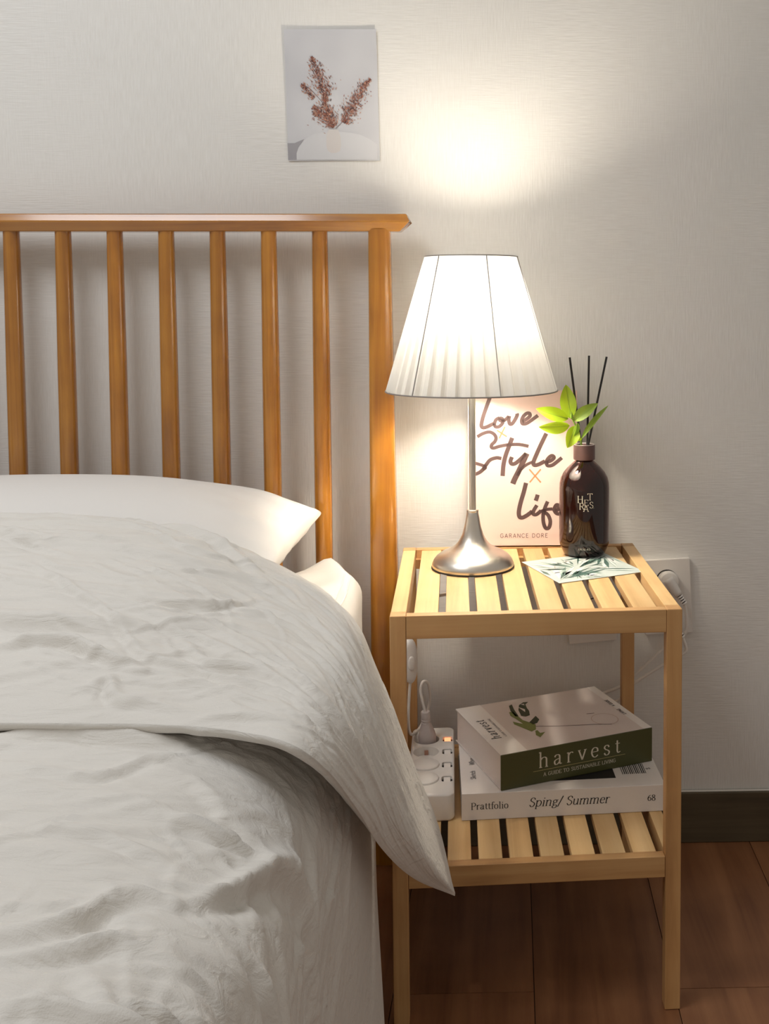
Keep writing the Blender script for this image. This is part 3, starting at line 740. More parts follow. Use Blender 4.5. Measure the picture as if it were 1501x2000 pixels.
add('cord', tube([rel(q, LO) for q in [(-.0925, -.25, .434), (-.095, -.25, .40), (-.0965, -.248, .36), (-.0965, -.20, .315), (-.085, -.122, .30), (-.068, -.128, .345), (-.066, -.155, .388), (-.070, -.174, .406), (-.0765, -.183, .407), (-.0795, -.186, .393), (-.0760, -.188, .374), (-.0707, -.1884, .352)]], .0027, 8, 8), 'cordw', lamp, smooth=True)

# ---------------------------------------------------------------- power strip on the shelf
sa, sb = .0165, .150
strip = thing('power_strip', 'white four socket power strip with rocker switches on the lower shelf', 'power strip', Tw(.056, .288, SZ), TH)
SWd, SLn, SHt = .080, .288, .0475
body = add('body', prism(rbox(SWd, SLn, 0, .014, 6), .0002, SHt, 'z'), 'whitep', strip, bevel=.0045, seg=3)
sy = [.087, .030, -.027, -.084]; so = -.0118; swx = .0272
cut = []
for k in (0, 1):
    cut.append(add('cut', lathe([(.0222, SHt - .016), (.0246, SHt + .01)], 36), 'darkh', strip, (so, sy[k], 0)))
for k in range(4):
    cut.append(add('cut', prism(rbox(.0190, .0225, 0, .005, 4), SHt - .006, SHt + .01, 'z'), 'darkh', strip, (swx, sy[k] - .001, 0)))
bpy.context.view_layer.update()
md = body.modifiers['bevel']
carve(body, cut)
body.data.polygons.foreach_set('use_smooth', [True] * len(body.data.polygons)); body.data.set_sharp_from_angle(angle=math.radians(35))
while len(body.data.materials) > 1: body.data.materials.pop()
body.data.polygons.foreach_set('material_index', [0] * len(body.data.polygons))
for k in range(2):
    well = add('socket_well', lathe([(.0218, SHt - .0158), (.0218, SHt - .0150)], 32), 'whitep', strip, (so, sy[k], 0))
    for s in (-1, 1): add('pin_hole', lathe([(.0026, SHt - .0150), (.0026, SHt - .0147)], 12), 'darkh', well, (s * .0098, 0, 0))
    for s in (-1, 1): add('earth_clip', box(-.0035, .0035, -.0006, .0006, SHt - .0148, SHt - .006), 'inkl', well, (0, s * .0210, 0))
for k in (2, 3):
    add('socket_cover', lathe([(.0246, SHt - .0005), (.0250, SHt + .0010), (.0244, SHt + .0030), (.0225, SHt + .0040), (.004, SHt + .0043)], 40), 'whitep', strip, (so, sy[k], 0), auto=45)
for k in range(4):
    V, Fc = box(-.0060, .0060, -.0095, .0068, SHt - .0058, SHt + .0002)
    add('switch_gap_shade', prism(rbox(.0186, .0221, 0, .005, 4), SHt - .0060, SHt - .0056, 'z'), 'darkh', strip, (swx, sy[k] - .001, 0))  # dark floor plate paints the shade in the gap around the rocker
    V = [(x, y, z - (.0035 if (z > SHt - .003 and y < 0) else 0)) for x, y, z in V]
    add('rocker_lit' if k == 0 else 'rocker', (V, Fc), 'lglow' if k == 0 else 'whitep', strip, (swx, sy[k] - .001, 0), bevel=.001)
# plug in the first socket (belongs to the lamp's cord)
MAT['plugm'] = plain('grey_mauve_plastic', (.56, .50, .48), .4)
plug = add('plug', lathe([(.0165, -.034), (.0168, -.012), (.0150, -.005), (.0115, .004), (.0098, .010), (.0092, .0125), (.0092, .0150), (.0086, .0155), (.0086, .0170), (.0090, .0175), (.0090, .0205), (.0082, .0210), (.0082, .0228), (.0086, .0233), (.0086, .034), (.0078, .036)], 28), 'plugm', lamp, rel(Tw(.056 + so, .288 + sy[0] - .001, SZ + SHt + .020), LO), (0, 0, 0), auto=35)
plug.rotation_euler = (.10, -.05, 0)

# ---------------------------------------------------------------- books on the shelf
def book(name, label, c, ang, w, d, z0, th, cover, spine, page, rnd_spine=False, over=.0025):
    t = thing(name, label, 'book', (c[0], c[1], z0), ang)
    ct = .0022
    add('page_block', box(-w / 2 + over, w / 2 - over, -d / 2 + .002, d / 2 - over * 1.6, ct, th - ct), page, t)
    add('front_cover', box(-w / 2, w / 2, -d / 2, d / 2, th - ct, th), cover, t, bevel=.0007)
    add('back_cover', box(-w / 2, w / 2, -d / 2, d / 2, 0, ct), cover, t, bevel=.0007)
    add('spine', box(-w / 2, w / 2, -d / 2 - .0012, -d / 2 + .0018, .0001, th - .0001), spine, t, bevel=.0009)
    return t
PWd, PDp, PTh = .347, .262, .0462
ppos = (.1705 - .0085 * 0 , -.2660)
pr = book('magazine_book', 'thick white book with black italic spine title lying under the olive book', ppos, .072, PWd, PDp, SZ, PTh, 'whitec', 'whitec', 'paper')
ys = -PDp / 2 - .0012
def spinetext(name, par, VF, x, z, mat, y): ink(name, layout(VF, (x, y, z), (1, 0, 0), (0, 0, 1), (0, -1, 0), .0003), mat, par)
spinetext('spine_lettering', pr, text('Prattfolio', .0635, .035, .085), -PWd / 2 + .0155, .0185, 'black', ys)
spinetext('spine_lettering', pr, text('Sping/ Summer', .138, .035, .08, 0, .22), -PWd / 2 + .1125, .0190, 'black', ys)
spinetext('spine_lettering', pr, text('68', .0145, .04, .10), PWd / 2 - .031, .0195, 'black', ys)
def covertext(name, par, VF, x, y, z, mat, dirv=(0, 1, 0), upv=(-1, 0, 0)): ink(name, layout(VF, (x, y, z), dirv, upv, (0, 0, 1), .0003), mat, par)
covertext('cover_lettering', pr, text('Sketch', .034, .04, .10), -PWd / 2 + .026, -.078, PTh, 'black')
covertext('cover_lettering', pr, text('What', .028, .04, .10) if False else text('Wher', .030, .04, .10), -PWd / 2 + .026, -.020, PTh, 'black')
add('cover_picture', box(-.05, .094, -.098, -.02, PTh, PTh + .0003), 'black', pr)
bars = []
for k in range(13): bars.append(box(.108 + k * .0034, .108 + k * .0034 + (.0017 if k % 3 else .0011), -.085, -.045, PTh, PTh + .0003))
add('bar_lines', join(*bars), 'black', pr)
covertext('cover_lettering', pr, text('s', .006, .05, .12), .160, -.070, PTh, 'black')

HWd, HDp, HTh = .292, .228, .0612
hz = SZ + PTh + .0004
hv = book('cookbook', 'olive spined thick book with a plant photo cover, stacked on the white book', (.1640, -.2400), .392, HWd, HDp, hz, HTh, 'pinkc', 'olive', 'paper')
ys = -HDp / 2 - .0012
spinetext('spine_lettering', hv, text('harvest', .158, .03, .08, .21), -HWd / 2 + .069, .0275, 'cream', ys)
ink('spine_rule', layout(([(0, 0), (.178, 0), (.178, .0007), (0, .0007)], [(0, 1, 2, 3)]), (-HWd / 2 + .059, ys, .0222), (1, 0, 0), (0, 0, 1), (0, -1, 0), .0003), 'gold', hv)
spinetext('spine_lettering', hv, text('A GUIDE TO SUSTAINABLE LIVING', .140, .04, .09, .04), -HWd / 2 + .078, .0115, 'cream', ys)
zc = HTh
add('title_strip', box(-HWd / 2 + .0004, -HWd / 2 + .049, -HDp / 2 + .0006, HDp / 2 - .0006, zc, zc + .0002), 'strip', hv)
add('margin_strip', box(HWd / 2 - .017, HWd / 2 - .0004, -HDp / 2 + .0006, HDp / 2 - .0006, zc, zc + .0002), 'strip', hv)
covertext('cover_lettering', hv, text('harvest', .090, .04, .10, .12, .1), -HWd / 2 + .0285, -.048, zc + .0002, 'black')
covertext('cover_lettering', hv, text('A GUIDE TO SUSTAINABLE LIVING', .088, .05, .09, .05, 0, True), -HWd / 2 + .0405, -.045, zc + .0002, 'brown')
covertext('cover_lettering', hv, text('A GUIDE', .034, .06, .14, .05, 0, True), .1345, .004, zc + .0002, 'brown')
covertext('cover_lettering', hv, text('LIVING', .028, .06, .14, .05, 0, True), .1345, -.040, zc + .0002, 'brown')
ART = [('dgreen', [(-.0487,.0865),(-.0410,.0911),(-.0468,.0660),(-.0515,.0336),(-.0576,.0325),(-.0556,.0622)]),
 ('dgreen', [(-.0408,.0595),(-.0300,.0822),(-.0169,.0924),(-.0073,.0905),(-.0174,.0806),(-.0220,.0628),(-.0238,.0480),(-.0308,.0282),(-.0407,.0250),(-.0467,.0314)]),
 ('lgreen', [(-.0607,.0567),(-.0533,.0573),(-.0528,.0304),(-.0521,.0115),(-.0386,-.0165),(-.0476,-.0376),(-.0584,-.0433),(-.0661,-.0222),(-.0740,-.0008),(-.0714,.0127),(-.0644,.0022),(-.0586,-.0040),(-.0615,.0230),(-.0648,.0395)]),
 ('dgreen', [(-.0453,-.0026),(-.0225,.0207),(-.0233,.0023),(-.0335,-.0115),(-.0433,-.0144)]),
 ('lgreen', [(-.0513,-.0430),(-.0466,-.0416),(-.0470,-.0554),(-.0368,-.0543),(-.0545,-.0727),(-.0577,-.0610)])]
for m_, P in ART: ink('printed_leaf', ([(x, y, zc + .0003) for x, y in P], [tuple(range(len(P)))]), m_, hv)
for P in ([(-.036, .075), (-.028, .058), (-.033, .045)], [(-.026, .084), (-.021, .076), (-.019, .085)]): ink('printed_leaf_glint', ([(x, y, zc + .0005) for x, y in P], [(0, 1, 2)]), 'pinkc', hv)
v, f = pen([([(-.0419, -.0244), (-.0040, -.0406), (.0584, -.0596), (.0868, -.0722)], False)], .0016, .0016, True)
ink('printed_stem', ([(x, y, zc + .0003) for x, y in v], f), 'wine', hv)
v, f = pen([([(.0671, -.0093), (.0820, -.0121)], False)], .002, .002, True)
ink('printed_mark', ([(x, y, zc + .0003) for x, y in v], f), 'wine', hv)
v, f = pen([([(.0868 + .024 * math.cos(a), -.0446 + .026 * math.sin(a)) for a in np.linspace(0, 6.283, 25)], True)], .0012, .0012, True)
ink('printed_bulb', ([(x, y, zc + .0002) for x, y in v], f), 'peach', hv)

# ---------------------------------------------------------------- pink book leaning on the wall
bw, bh, bt = .2150, .3030, .017
lean = math.atan2(.052, bh)
pb = thing('paperback', 'pale pink book with brushy brown script leaning on the wall behind the lamp', 'book', (.1150, -.0995, TZ + .0004), 0)
piv = bpy.data.objects  # (no helper objects: the tilt is baked into the vertices)
ca, sa = math.cos(lean), math.sin(lean)
def PBp(x, y, z): return (x, y * ca + z * sa, z * ca - y * sa + .0042)   # local: x right, y into the wall, z up the cover
def tilt(VF): return [PBp(*v) for v in VF[0]], VF[1]
add('front_cover', tilt(box(-bw / 2, bw / 2, 0, .0012, 0, bh)), 'pink', pb, bevel=.0004)
add('back_cover', tilt(box(-bw / 2, bw / 2, bt - .0012, bt, 0, bh)), 'pink', pb, bevel=.0004)
add('spine', tilt(box(-bw / 2 - .0008, -bw / 2 + .0006, 0, bt, 0, bh)), 'pink', pb, bevel=.0004)
add('page_block', tilt(box(-bw / 2 + .0008, bw / 2 - .001, .0013, bt - .0013, .001, bh - .001)), 'paper', pb)
kx, kz = bw / 214, bh / 310
def crop(P): return [((880 + x / 5.715 - 1021) * kx, (1068 - (740 + y / 5.715)) * kz) for x, y in P]
def script(strokes, w, mat, name):
    out = [(crop(P), True, wf) for P, wf in strokes]
    v, f = pen(out, w * .9, w, False, 7)
    ink(name, tilt(([(x, -.0003, z) for x, z in v], f)), mat, pb)
script([([(450,130),(425,215),(395,300),(365,390),(345,470),(342,512),(362,530),(405,520),(455,495),(490,478)], 1.05),
        ([(545,415),(505,440),(487,490),(503,522),(543,515),(578,478),(580,435),(555,420),(548,445),(580,455),(620,430),(648,400)], .95),
        ([(655,395),(648,440),(658,487),(684,487),(718,440),(742,388),(738,368)], 1),
        ([(800,462),(845,435),(884,400),(880,368),(850,367),(812,402),(793,450),(803,487),(843,485),(895,452),(975,392)], 1)], .0074, 'brown', 'cover_script')
script([([(295,635),(360,597),(430,580),(482,605),(505,650),(490,692),(460,722),(452,750),(475,765),(545,745),(650,727),(760,725),(840,740),(868,748)], .95),
        ([(565,885),(510,877),(440,900),(392,958),(350,1018),(295,1055),(235,1068)], 1),
        ([(225,925),(300,945),(365,968),(385,990),(350,1018)], .9),
        ([(685,648),(650,745),(612,850),(587,960),(577,1085)], 1.15),
        ([(682,868),(665,918),(682,948),(722,940),(782,890),(838,833)], 1.1),
        ([(850,828),(805,925),(755,1035),(712,1120),(690,1175)], 1.45),
        ([(740,1085),(785,1010),(850,955),(915,925)], .8),
        ([(1068,600),(1010,720),(952,850),(922,930),(932,963),(980,955),(1050,918)], 1.1),
        ([(1062,935),(1120,912),(1152,878),(1130,855),(1092,880),(1066,930),(1082,970),(1130,965),(1180,930),(1240,880)], 1)], .0074, 'brown', 'cover_script')
script([([(838,1165),(812,1270),(777,1390),(757,1490),(762,1545),(792,1560),(845,1535),(905,1490)], 1.15),
        ([(967,1300),(957,1335),(945,1370)], 1.1),
        ([(958,1420),(922,1480),(917,1520),(952,1525),(1003,1482)], 1),
        ([(1078,1378),(1047,1450),(1027,1530),(1030,1620),(1055,1682),(1092,1670),(1105,1600),(1080,1532),(1040,1500)], 1),
        ([(1000,1492),(1060,1470),(1130,1463)], .9),
        ([(1163,1490),(1195,1465),(1200,1425),(1172,1420),(1150,1470),(1172,1512),(1215,1518),(1265,1470)], 1)], .0074, 'brown', 'cover_script')
for P in ([(515,560),(625,635)], [(605,520),(540,655)], [(875,1010),(1003,1162)], [(1003,1010),(878,1160)]):
    v, f = pen([(crop(P), False)], .0028, .0028, True); ink('cover_cross', tilt(([(x, -.0003, z) for x, z in v], f)), 'orange', pb)
a0, a1 = crop([(548, 1785), (1078, 1785)])
v, f = text('GARANCE DORE', a1[0] - a0[0], .05, .075, .13, 0, True)
ink('cover_lettering', tilt(([(x + a0[0], -.0003, z + a0[1]) for x, z in v], f)), 'brown', pb)

# ---------------------------------------------------------------- palm card under the bottle
cz = TZ + .0005
CC = [np.array(p) for p in ((.1105, -.2190), (.1730, -.3720), (.3270, -.2975), (.2600, -.1010))]
CC[3] = CC[0] + CC[2] - CC[1]
co = CC.copy(); cen = sum(CC) / 4
pc = thing('postcard', 'palm leaf printed postcard lying under the brown bottle', 'card', (cen[0], cen[1], cz))
add('card', prism([tuple(p - cen) for p in CC], 0, .0006, 'z'), 'cardw', pc)
rc = random.Random(5); ex, ey = CC[2] - CC[1], CC[0] - CC[1]
def cp(u, v): p = CC[1] + ex * u + ey * v - cen; return (p[0], p[1])
for mi, (mt, cnt) in enumerate((('palm3', 120), ('palm2', 90), ('palm4', 110), ('palm1', 60))):
    V, Fc = [], []
    for k in range(cnt):
        cx_, cy_ = ((.42, .45), (.95, .9), (.05, .1))[k % 3]
        a = rc.uniform(0, 6.283); r0, r1 = rc.uniform(.04, .3), rc.uniform(.32, .7); wd = rc.uniform(.010, .030)
        pts = []
        for (r, s) in ((r0, 0), ((r0 + r1) / 2, 1), (r1, 0), ((r0 + r1) / 2, -1)):
            u, v2 = cx_ + r * math.cos(a) - s * wd * math.sin(a), cy_ + r * math.sin(a) + s * wd * math.cos(a); pts.append((u, v2))
        if any(not (.01 < q < .99) for p in pts for q in p): continue
        o = len(V); V += [(*cp(*p), .00065 + .0001 * mi) for p in pts]; Fc.append((o, o + 1, o + 2, o + 3))
    if V: ink('printed_fronds', (V, Fc), mt, pc)

# ---------------------------------------------------------------- diffuser bottle
BX, BY, BZ = .2295, -.158, TZ + .0016
bt_ = thing('diffuser_bottle', 'dark brown glass reed diffuser bottle with a mauve collar standing on the postcard', 'bottle', (BX, BY, BZ))
R_ = .0474
outer = [(.030, 0), (.036, .0006), (.040, .004), (.0445, .0145), (R_ - .0004, .022), (R_, .028), (R_, .126), (R_ - .0008, .136), (.0442, .146), (.0385, .1565), (.0300, .1665), (.0215, .1745), (.0172, .1785), (.0158, .182), (.0155, .190)]
inner = [(.0125, .190), (.0128, .182), (.0145, .1775), (.019, .1725), (.0275, .1645), (.036, .1545), (.0415, .1445), (.0442, .135), (R_ - .003, .126), (R_ - .003, .030), (.0425, .018), (.038, .009), (.030, .006)]
add('glass', lathe(outer + inner, 64, True, True), 'glass', bt_, smooth=False, auto=40)
add('liquid', lathe([(.028, .0066), (.0375, .0096), (.042, .019), (R_ - .0036, .031), (R_ - .0036, .127), (.0438, .1335), (.0425, .139), (.002, .1388)], 48), 'liquid', bt_, auto=40)
add('collar', lathe([(.0160, .1795), (.0200, .1800), (.0204, .181), (.0204, .2065), (.0200, .208), (.0145, .208), (.0140, .207), (.0140, .185)], 48, False, False), 'cap', bt_, auto=40)
add('collar_rim', ring(.0186, .2081, .0006, 48), 'strip', bt_, smooth=True)
def wrap(VF, ang0, z, r):
    out = []
    for x, y in VF[0]:
        a = -math.pi / 2 + ang0 + x / r; out.append((r * math.cos(a), r * math.sin(a), z + y))
    return out, VF[1]
yawb = math.atan2(.0943 - BX, 2.0)
def put(ch, px, pz, size, nm='printed_letter'):
    ink(nm, wrap(text(ch, 0, .03, .075, size=size), yawb + (px - .0085) / R_, pz, R_ + .0003), 'cream', bt_)
k = .0495 / 49                      # metres per picture pixel at the bottle
for ch, x, y, s in (('H', 1126, 981, 18), ('E', 1138.5, 987, 16.5), ('T', 1145, 976, 18), ('R', 1129.5, 994, 17), ('A', 1137, 998, 17.5), ('S', 1148.5, 991.5, 16.5), ('.', 1156, 992, 12)):
    put(ch, (x - 1139) * k * .98 + .0085, (1090.5 - y) * k * .955, s * k)
ink('printed_word', wrap(text('hetras', .0232, .04, .085), yawb - .0115 / R_, .0165, R_ - .0012), 'cream', bt_)

# reeds and sprig stand in the bottle
for nm, top in (('black reed stick leaning left in the bottle, nearest the lamp', (.2025, -.150, 1.0165)), ('upright black reed stick in the middle of the bottle', (.2392, -.146, 1.0195)), ('black reed stick leaning right in the bottle, farthest from the lamp', (.2722, -.150, 1.0175))):
    dx = {'n': .2235, 'u': .2355, 'r': .2372}['n' if 'nearest' in nm else ('u' if 'upright' in nm else 'r')]
    rim = np.array((dx, BY + (.004 if 'upright' in nm else 0), BZ + .208)); tp = np.array(top); low = rim + (rim - tp) * .30
    tag(add('reed_stick', tube([rel(low, low), rel(tp, low)], .0021, 10, 1, False), 'reed', None, tuple(low), smooth=False, auto=50), nm, 'reed', 'reeds in the diffuser bottle')
sg = thing('leaf_sprig', 'bright green leafy sprig stuck in the neck of the brown bottle', 'plant', (.2225, BY - .006, BZ + .20))
SO = np.array((.2225, BY - .006, BZ + .20))
Yf = -.172
add('stem', tube([tuple(np.array(p) - SO) for p in ((.2265, BY - .003, .82), (.2225, BY - .007, .862), (.2145, Yf, .885), (.2060, Yf - .002, .903))], .0016, 8, 6), 'mgreen', sg, smooth=True)
add('stem', tube([tuple(np.array(p) - SO) for p in ((.2230, BY - .006, .850), (.2255, Yf + .006, .868), (.2330, Yf + .01, .885))], .0012, 8, 6), 'mgreen', sg, smooth=True)
add('bud', lathe([(.0005, -.006), (.0028, -.003), (.003, .002), (.001, .008), (.0003, .011)], 10), 'mgreen', sg, tuple(np.array((.2050, Yf - .004, .907)) - SO), (.3, -.1, 0), smooth=True)
def leaf(b, t, hw, curl, fold, lean=0., twist=0.):
    b, t = np.array(b), np.array(t); ax = t - b; L = np.linalg.norm(ax); ax /= L; nrm = np.array((0, -1, 0.)) ; side = np.cross(ax, nrm); side /= np.linalg.norm(side); nrm = np.cross(side, ax)
    c, s = math.cos(twist), math.sin(twist); side, nrm = c * side + s * nrm, -s * side + c * nrm
    V, Fc = [], []; nl, nw = 14, 6
    for i in range(nl + 1):
        u = i / nl; w = hw * (math.sin(math.pi * u ** .85) ** .8 if 0 < u < 1 else 0) + .0003
        for j in range(-nw // 2, nw // 2 + 1):
            q = j / (nw / 2); V.append(b + ax * L * u + side * w * q + nrm * (curl * math.sin(math.pi * u) + lean * u + fold * abs(q) ** 1.4 * w) - SO)
    m = nw + 1
    for i in range(nl):
        for j in range(nw): Fc.append((i * m + j, i * m + j + 1, (i + 1) * m + j + 1, (i + 1) * m + j))
    return V, Fc
for nm, b, t, hw, curl, fold, lean, mt, tw in (
    (1, (.2035, Yf, .9030), (.1946, Yf + .008, .9660), .0150, .004, .35, .0, 'lime', .1), (2, (.1985, Yf - .004, .9030), (.1384, Yf - .012, .9230), .0125, .006, .4, .0, 'lime', -.15),
    (3, (.2010, Yf - .003, .8900), (.1435, Yf - .014, .8890), .0118, .005, .4, 0, 'lime', .2), (4, (.2115, Yf - .006, .8900), (.1960, Yf - .016, .8500), .0128, .005, .45, 0, 'lime', .1),
    (5, (.2085, Yf, .8990), (.2535, Yf - .008, .9320), .0110, .006, .5, 0, 'mgreen', .25), (6, (.2240, Yf + .004, .8650), (.2735, Yf + .012, .9270), .0052, .004, .8, -.004, 'mgreen', .5),
    (7, (.2150, Yf - .010, .8965), (.2080, Yf - .016, .8720), .0052, .002, .6, 0, 'mgreen', .6), (8, (.2225, Yf + .002, .8620), (.2125, Yf - .008, .8740), .0042, .002, .5, 0, 'lime', .3)):
    o = add('leaf', leaf(b, t, hw, curl, fold, lean, tw), mt, sg, smooth=True)
    bb_, tt_ = np.array(b), np.array(t)
    if hw > .006: add('midrib', tube([tuple(bb_ + (tt_ - bb_) * u + np.array((0, -1, 0)) * (curl * math.sin(math.pi * u) + .0006) - SO) for u in np.linspace(0, .93, 7)], [.0006, .0002], 5, 2), 'mgreen', o, smooth=True)

# ---------------------------------------------------------------- wall outlets, plugs and cords
def outlet(label, c, tiltz, h=.155, w=.098):
    o = thing('wall_outlet', label, 'outlet', (c[0], -.0004, c[1]))
    R = Matrix.Rotation(tiltz, 3, 'Y')
    def rt_(VF): return [tuple(R @ Vector(v)) for v in VF[0]], VF[1]
    add('plate', rt_(prism(rbox(w, h, 0, .003, 3), -.011, -.0002, 'y')), 'whitep', o, bevel=.0015)
    for zc_ in (.034, -.034):
        V, Fc = lathe([(.0215, -.0125), (.0225, -.0112), (.0225, -.0108)], 36)
        add('socket_recess_shadow', rt_(([(x, z, y + zc_) for x, y, z in V], Fc)), 'darkh', o)  # dark ring painted in for the shadow of the socket recess
        V, Fc = lathe([(.0195, -.0128), (.0205, -.0122), (.0205, -.011)], 36)
        add('socket_face', rt_(([(x, z, y + zc_) for x, y, z in V], Fc)), 'whitep', o)
    return o
outlet('white double wall outlet with two plugs, right of the bedside table', (.4100, .5190), -.045)
outlet('white wall plate hidden behind the bedside table under the diffuser bottle', (.2515, .5030), -.085)
def plugcord(label, start, pts):
    p = thing('power_plug', label, 'plug', start)
    so_ = np.array(start)
    V, Fc = lathe([(.0195, 0), (.0195, .012), (.018, .0155), (.012, .018)], 32)
    add('plug_head', ([(x, -z, y) for x, y, z in V], Fc), 'whitep', p, (0, 0, 0), auto=40)
    a, b = np.array((-.004, -.013, .006)), np.array((.0185, -.017, -.0265))
    add('plug_neck', tube([tuple(a), tuple((a + b) / 2), tuple(b)], [.0125, .0105, .0082], 20, 3, True), 'whitep', p, smooth=True)
    d = (b - a) / np.linalg.norm(b - a)
    for k_ in range(4):
        c_ = b + d * (.002 + .0052 * k_); add('relief_ring', tube([tuple(c_), tuple(c_ + d * .0030)], .0068 - .0004 * k_, 16, 1, False), 'strip', p)
    add('relief_core', tube([tuple(b), tuple(b + d * .021)], .0042, 12, 1, False), 'darkh', p)
    end = b + d * .021
    add('cord', tube([tuple(end)] + [tuple(np.array(q) - so_) for q in pts], .0032, 10, 8), 'cordw', p, smooth=True)
plugcord('white plug in the upper socket of the right wall outlet', (.4115, -.0140, .5540), [(.4460, -.032, .483), (.4440, -.032, .450), (.4250, -.030, .432), (.4016, -.03, .4183), (.3475, -.028, .368), (.3163, -.028, .3418), (.2797, -.028, .3263), (.20, -.028, .300), (.10, -.026, .27)])
plugcord('white plug in the lower socket of the right wall outlet', (.4080, -.0140, .4850), [(.4450, -.036, .416), (.4300, -.038, .404), (.4018, -.038, .3886), (.3455, -.036, .3521), (.3163, -.034, .3206), (.2955, -.033, .3049), (.22, -.034, .270), (.10, -.034, .24)])

# ---------------------------------------------------------------- picture card on the wall
P4 = [(-.3526, 1.6581), (-.1708, 1.6591), (-.1665, 1.4019), (-.3466, 1.4015)]
pcx, pcz = -.2596, 1.530
pd = thing('art_card', 'grey art print of rust pampas grass on the wall above the headboard', 'print', (pcx, -.0006, pcz))
ang = .0175
def W2(u, v, l): # u, v in print space (metres from the centre), l = lift off the wall
    return (u * math.cos(ang) + v * -math.sin(ang) * -1 * 0 + -v * math.sin(ang) , -l, v * math.cos(ang) + u * math.sin(ang) * .3)
pw, ph = .1808, .2568
def PR(x, y): # picture pixels of the print -> print space
    return ((x - (22 + 80 * (y - 45) / 1915)) / 1340 * pw - pw / 2, ph / 2 - (y - 45) / 1915 * ph)
nx_, nz_ = 10, 14; V, Fc = [], []
def bow(u, v): return .0008 + .0016 * ((v / (ph / 2) + 1) / 2) ** 3 + .0015 * (u / (pw / 2)) ** 2 * .5
for s in (0, 1):
    for j in range(nz_ + 1):
        for i in range(nx_ + 1):
            u, v = -pw / 2 + pw * i / nx_, -ph / 2 + ph * j / nz_; V.append(W2(u, v, bow(u, v) + .0005 * s))
n1 = (nx_ + 1) * (nz_ + 1)
for s in (0, 1):
    for j in range(nz_):
        for i in range(nx_):
            q = [s * n1 + j * (nx_ + 1) + i, s * n1 + j * (nx_ + 1) + i + 1, s * n1 + (j + 1) * (nx_ + 1) + i + 1, s * n1 + (j + 1) * (nx_ + 1) + i]; Fc.append(q if s else q[::-1])
bd = list(range(nx_ + 1)) + [j * (nx_ + 1) + nx_ for j in range(1, nz_ + 1)] + [nz_ * (nx_ + 1) + i for i in range(nx_ - 1, -1, -1)] + [j * (nx_ + 1) for j in range(nz_ - 1, 0, -1)]
for i in range(len(bd)): a_, b_ = bd[i], bd[(i + 1) % len(bd)]; Fc.append((a_, b_, b_ + n1, a_ + n1))
add('card', (V, Fc), 'backdrop', pd, smooth=False)
def pr_poly(name, pts, mat, lift):
    Q = [PR(*p) for p in pts]; ink(name, ([W2(u, v, bow(u, v) + .0005 + lift) for u, v in Q], [tuple(range(len(Q)))]), mat, pd)
tb_l = [(225, 1945), (222, 1850), (250, 1760), (310, 1680), (390, 1610), (480, 1565), (600, 1540), (800, 1530), (1000, 1545), (1150, 1580), (1280, 1640), (1395, 1720), (1405, 1945)]
def fan(name, pts, mat, lift):
    Q = [PR(*p) for p in pts]; c0 = (sum(q[0] for q in Q) / len(Q), sum(q[1] for q in Q) / len(Q)); V = [W2(*c0, bow(*c0) + .0005 + lift)] + [W2(u, v, bow(u, v) + .0005 + lift) for u, v in Q]
    ink(name, (V, [(0, i + 1, (i + 1) % len(Q) + 1) for i in range(len(Q))]), mat, pd)
fan('printed_dark_corner', [(100, 1945), (88, 1700), (190, 1700), (330, 1640), (260, 1740), (222, 1850), (225, 1945)], 'tshade', .0004)
fan('printed_table', tb_l, 'tabl', .0006)
fan('printed_vase_foot', [(675, 1800), (720, 1840), (790, 1858), (860, 1840), (865, 1800)], 'vshade', .0008)
fan('printed_vase', [(665, 1545), (655, 1620), (655, 1740), (675, 1810), (730, 1845), (800, 1845), (860, 1815), (870, 1740), (865, 1620), (840, 1545), (825, 1500), (690, 1500)], 'vase', .0010)
rp = random.Random(21)
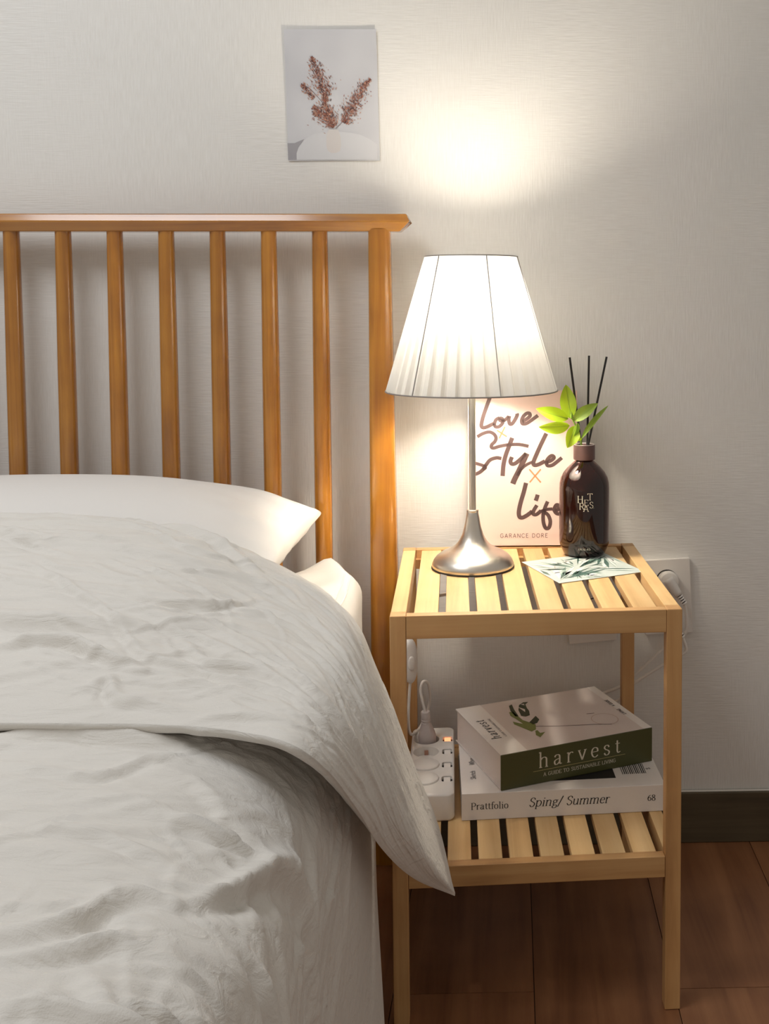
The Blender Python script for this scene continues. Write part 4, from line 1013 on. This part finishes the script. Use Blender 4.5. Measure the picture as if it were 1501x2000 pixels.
def plume(name, path, widths, count, spread):
    path = smoothpath([(*p, 0) for p in path], 10); N_ = len(path)
    sets = {m_: ([], []) for m_ in ('inkr', 'inkd', 'inkl')}
    for k_ in range(int(count * 1.6)):
        t = rp.random(); i = int(t * (N_ - 1)); p = path[i]; wd = np.interp(t, np.linspace(0, 1, len(widths)), widths)
        if rp.random() > .15 + .85 * wd / max(widths): continue
        wd *= 1.25; off = rp.gauss(0, .42) * wd * (1.7 if rp.random() < .18 else 1); tg = path[min(i + 1, N_ - 1)] - path[max(i - 1, 0)]; l = math.hypot(tg[0], tg[1]) + 1e-6; nx2, ny2 = -tg[1] / l, tg[0] / l
        cx2, cy2 = p[0] + nx2 * off, p[1] + ny2 * off; a = math.atan2(tg[1], tg[0]) + math.copysign(rp.uniform(.1, spread), off); L2 = rp.uniform(16, 46); w2 = rp.uniform(3.5, 8)
        dx, dy = math.cos(a), math.sin(a); Q = [(cx2 - dx * L2 / 2, cy2 - dy * L2 / 2), (cx2 - dy * w2, cy2 + dx * w2), (cx2 + dx * L2 / 2, cy2 + dy * L2 / 2), (cx2 + dy * w2, cy2 - dx * w2)]
        far = abs(off) / (wd + 1e-6); m_ = 'inkl' if rp.random() < .25 + .3 * far else ('inkd' if rp.random() < .45 else 'inkr')
        V, Fc = sets[m_]; o = len(V); lf = .0012 + .0003 * rp.random()
        for q in Q: u, v = PR(*q); V.append(W2(u, v, bow(u, v) + .0005 + lf))
        Fc.append((o, o + 1, o + 2, o + 3))
    for m_, (V, Fc) in sets.items():
        if V: ob = ink(name, (V, Fc), m_, pd); ob['kind'] = 'stuff'
plume('printed_plume', [(660, 1010), (600, 880), (520, 700), (450, 530), (430, 440)], [60, 130, 120, 60, 15], 420, 1.0)
plume('printed_plume', [(760, 1450), (680, 1250), (620, 1080), (640, 980)], [70, 90, 60, 40], 300, 1.0)
plume('printed_plume', [(760, 1460), (640, 1330), (540, 1230), (440, 1180)], [50, 110, 110, 40], 330, 1.2)
plume('printed_plume', [(460, 1040), (380, 950), (310, 870), (275, 835)], [40, 55, 40, 10], 120, 1.0)
plume('printed_plume', [(920, 1400), (1000, 1230), (1100, 1040), (1200, 870), (1290, 760)], [70, 110, 95, 60, 15], 560, 1.0)
for P in ([(760, 1480), (700, 1300), (600, 1120), (430, 930), (310, 850)], [(740, 1480), (640, 1100), (560, 860), (450, 500)], [(790, 1490), (900, 1370), (1010, 1150)]):
    v, f = pen([(P, True)], 7, 7, True); ink('printed_stem', ([W2(*PR(*q), bow(*PR(*q)) + .0016) for q in v], f), 'inkd', pd)
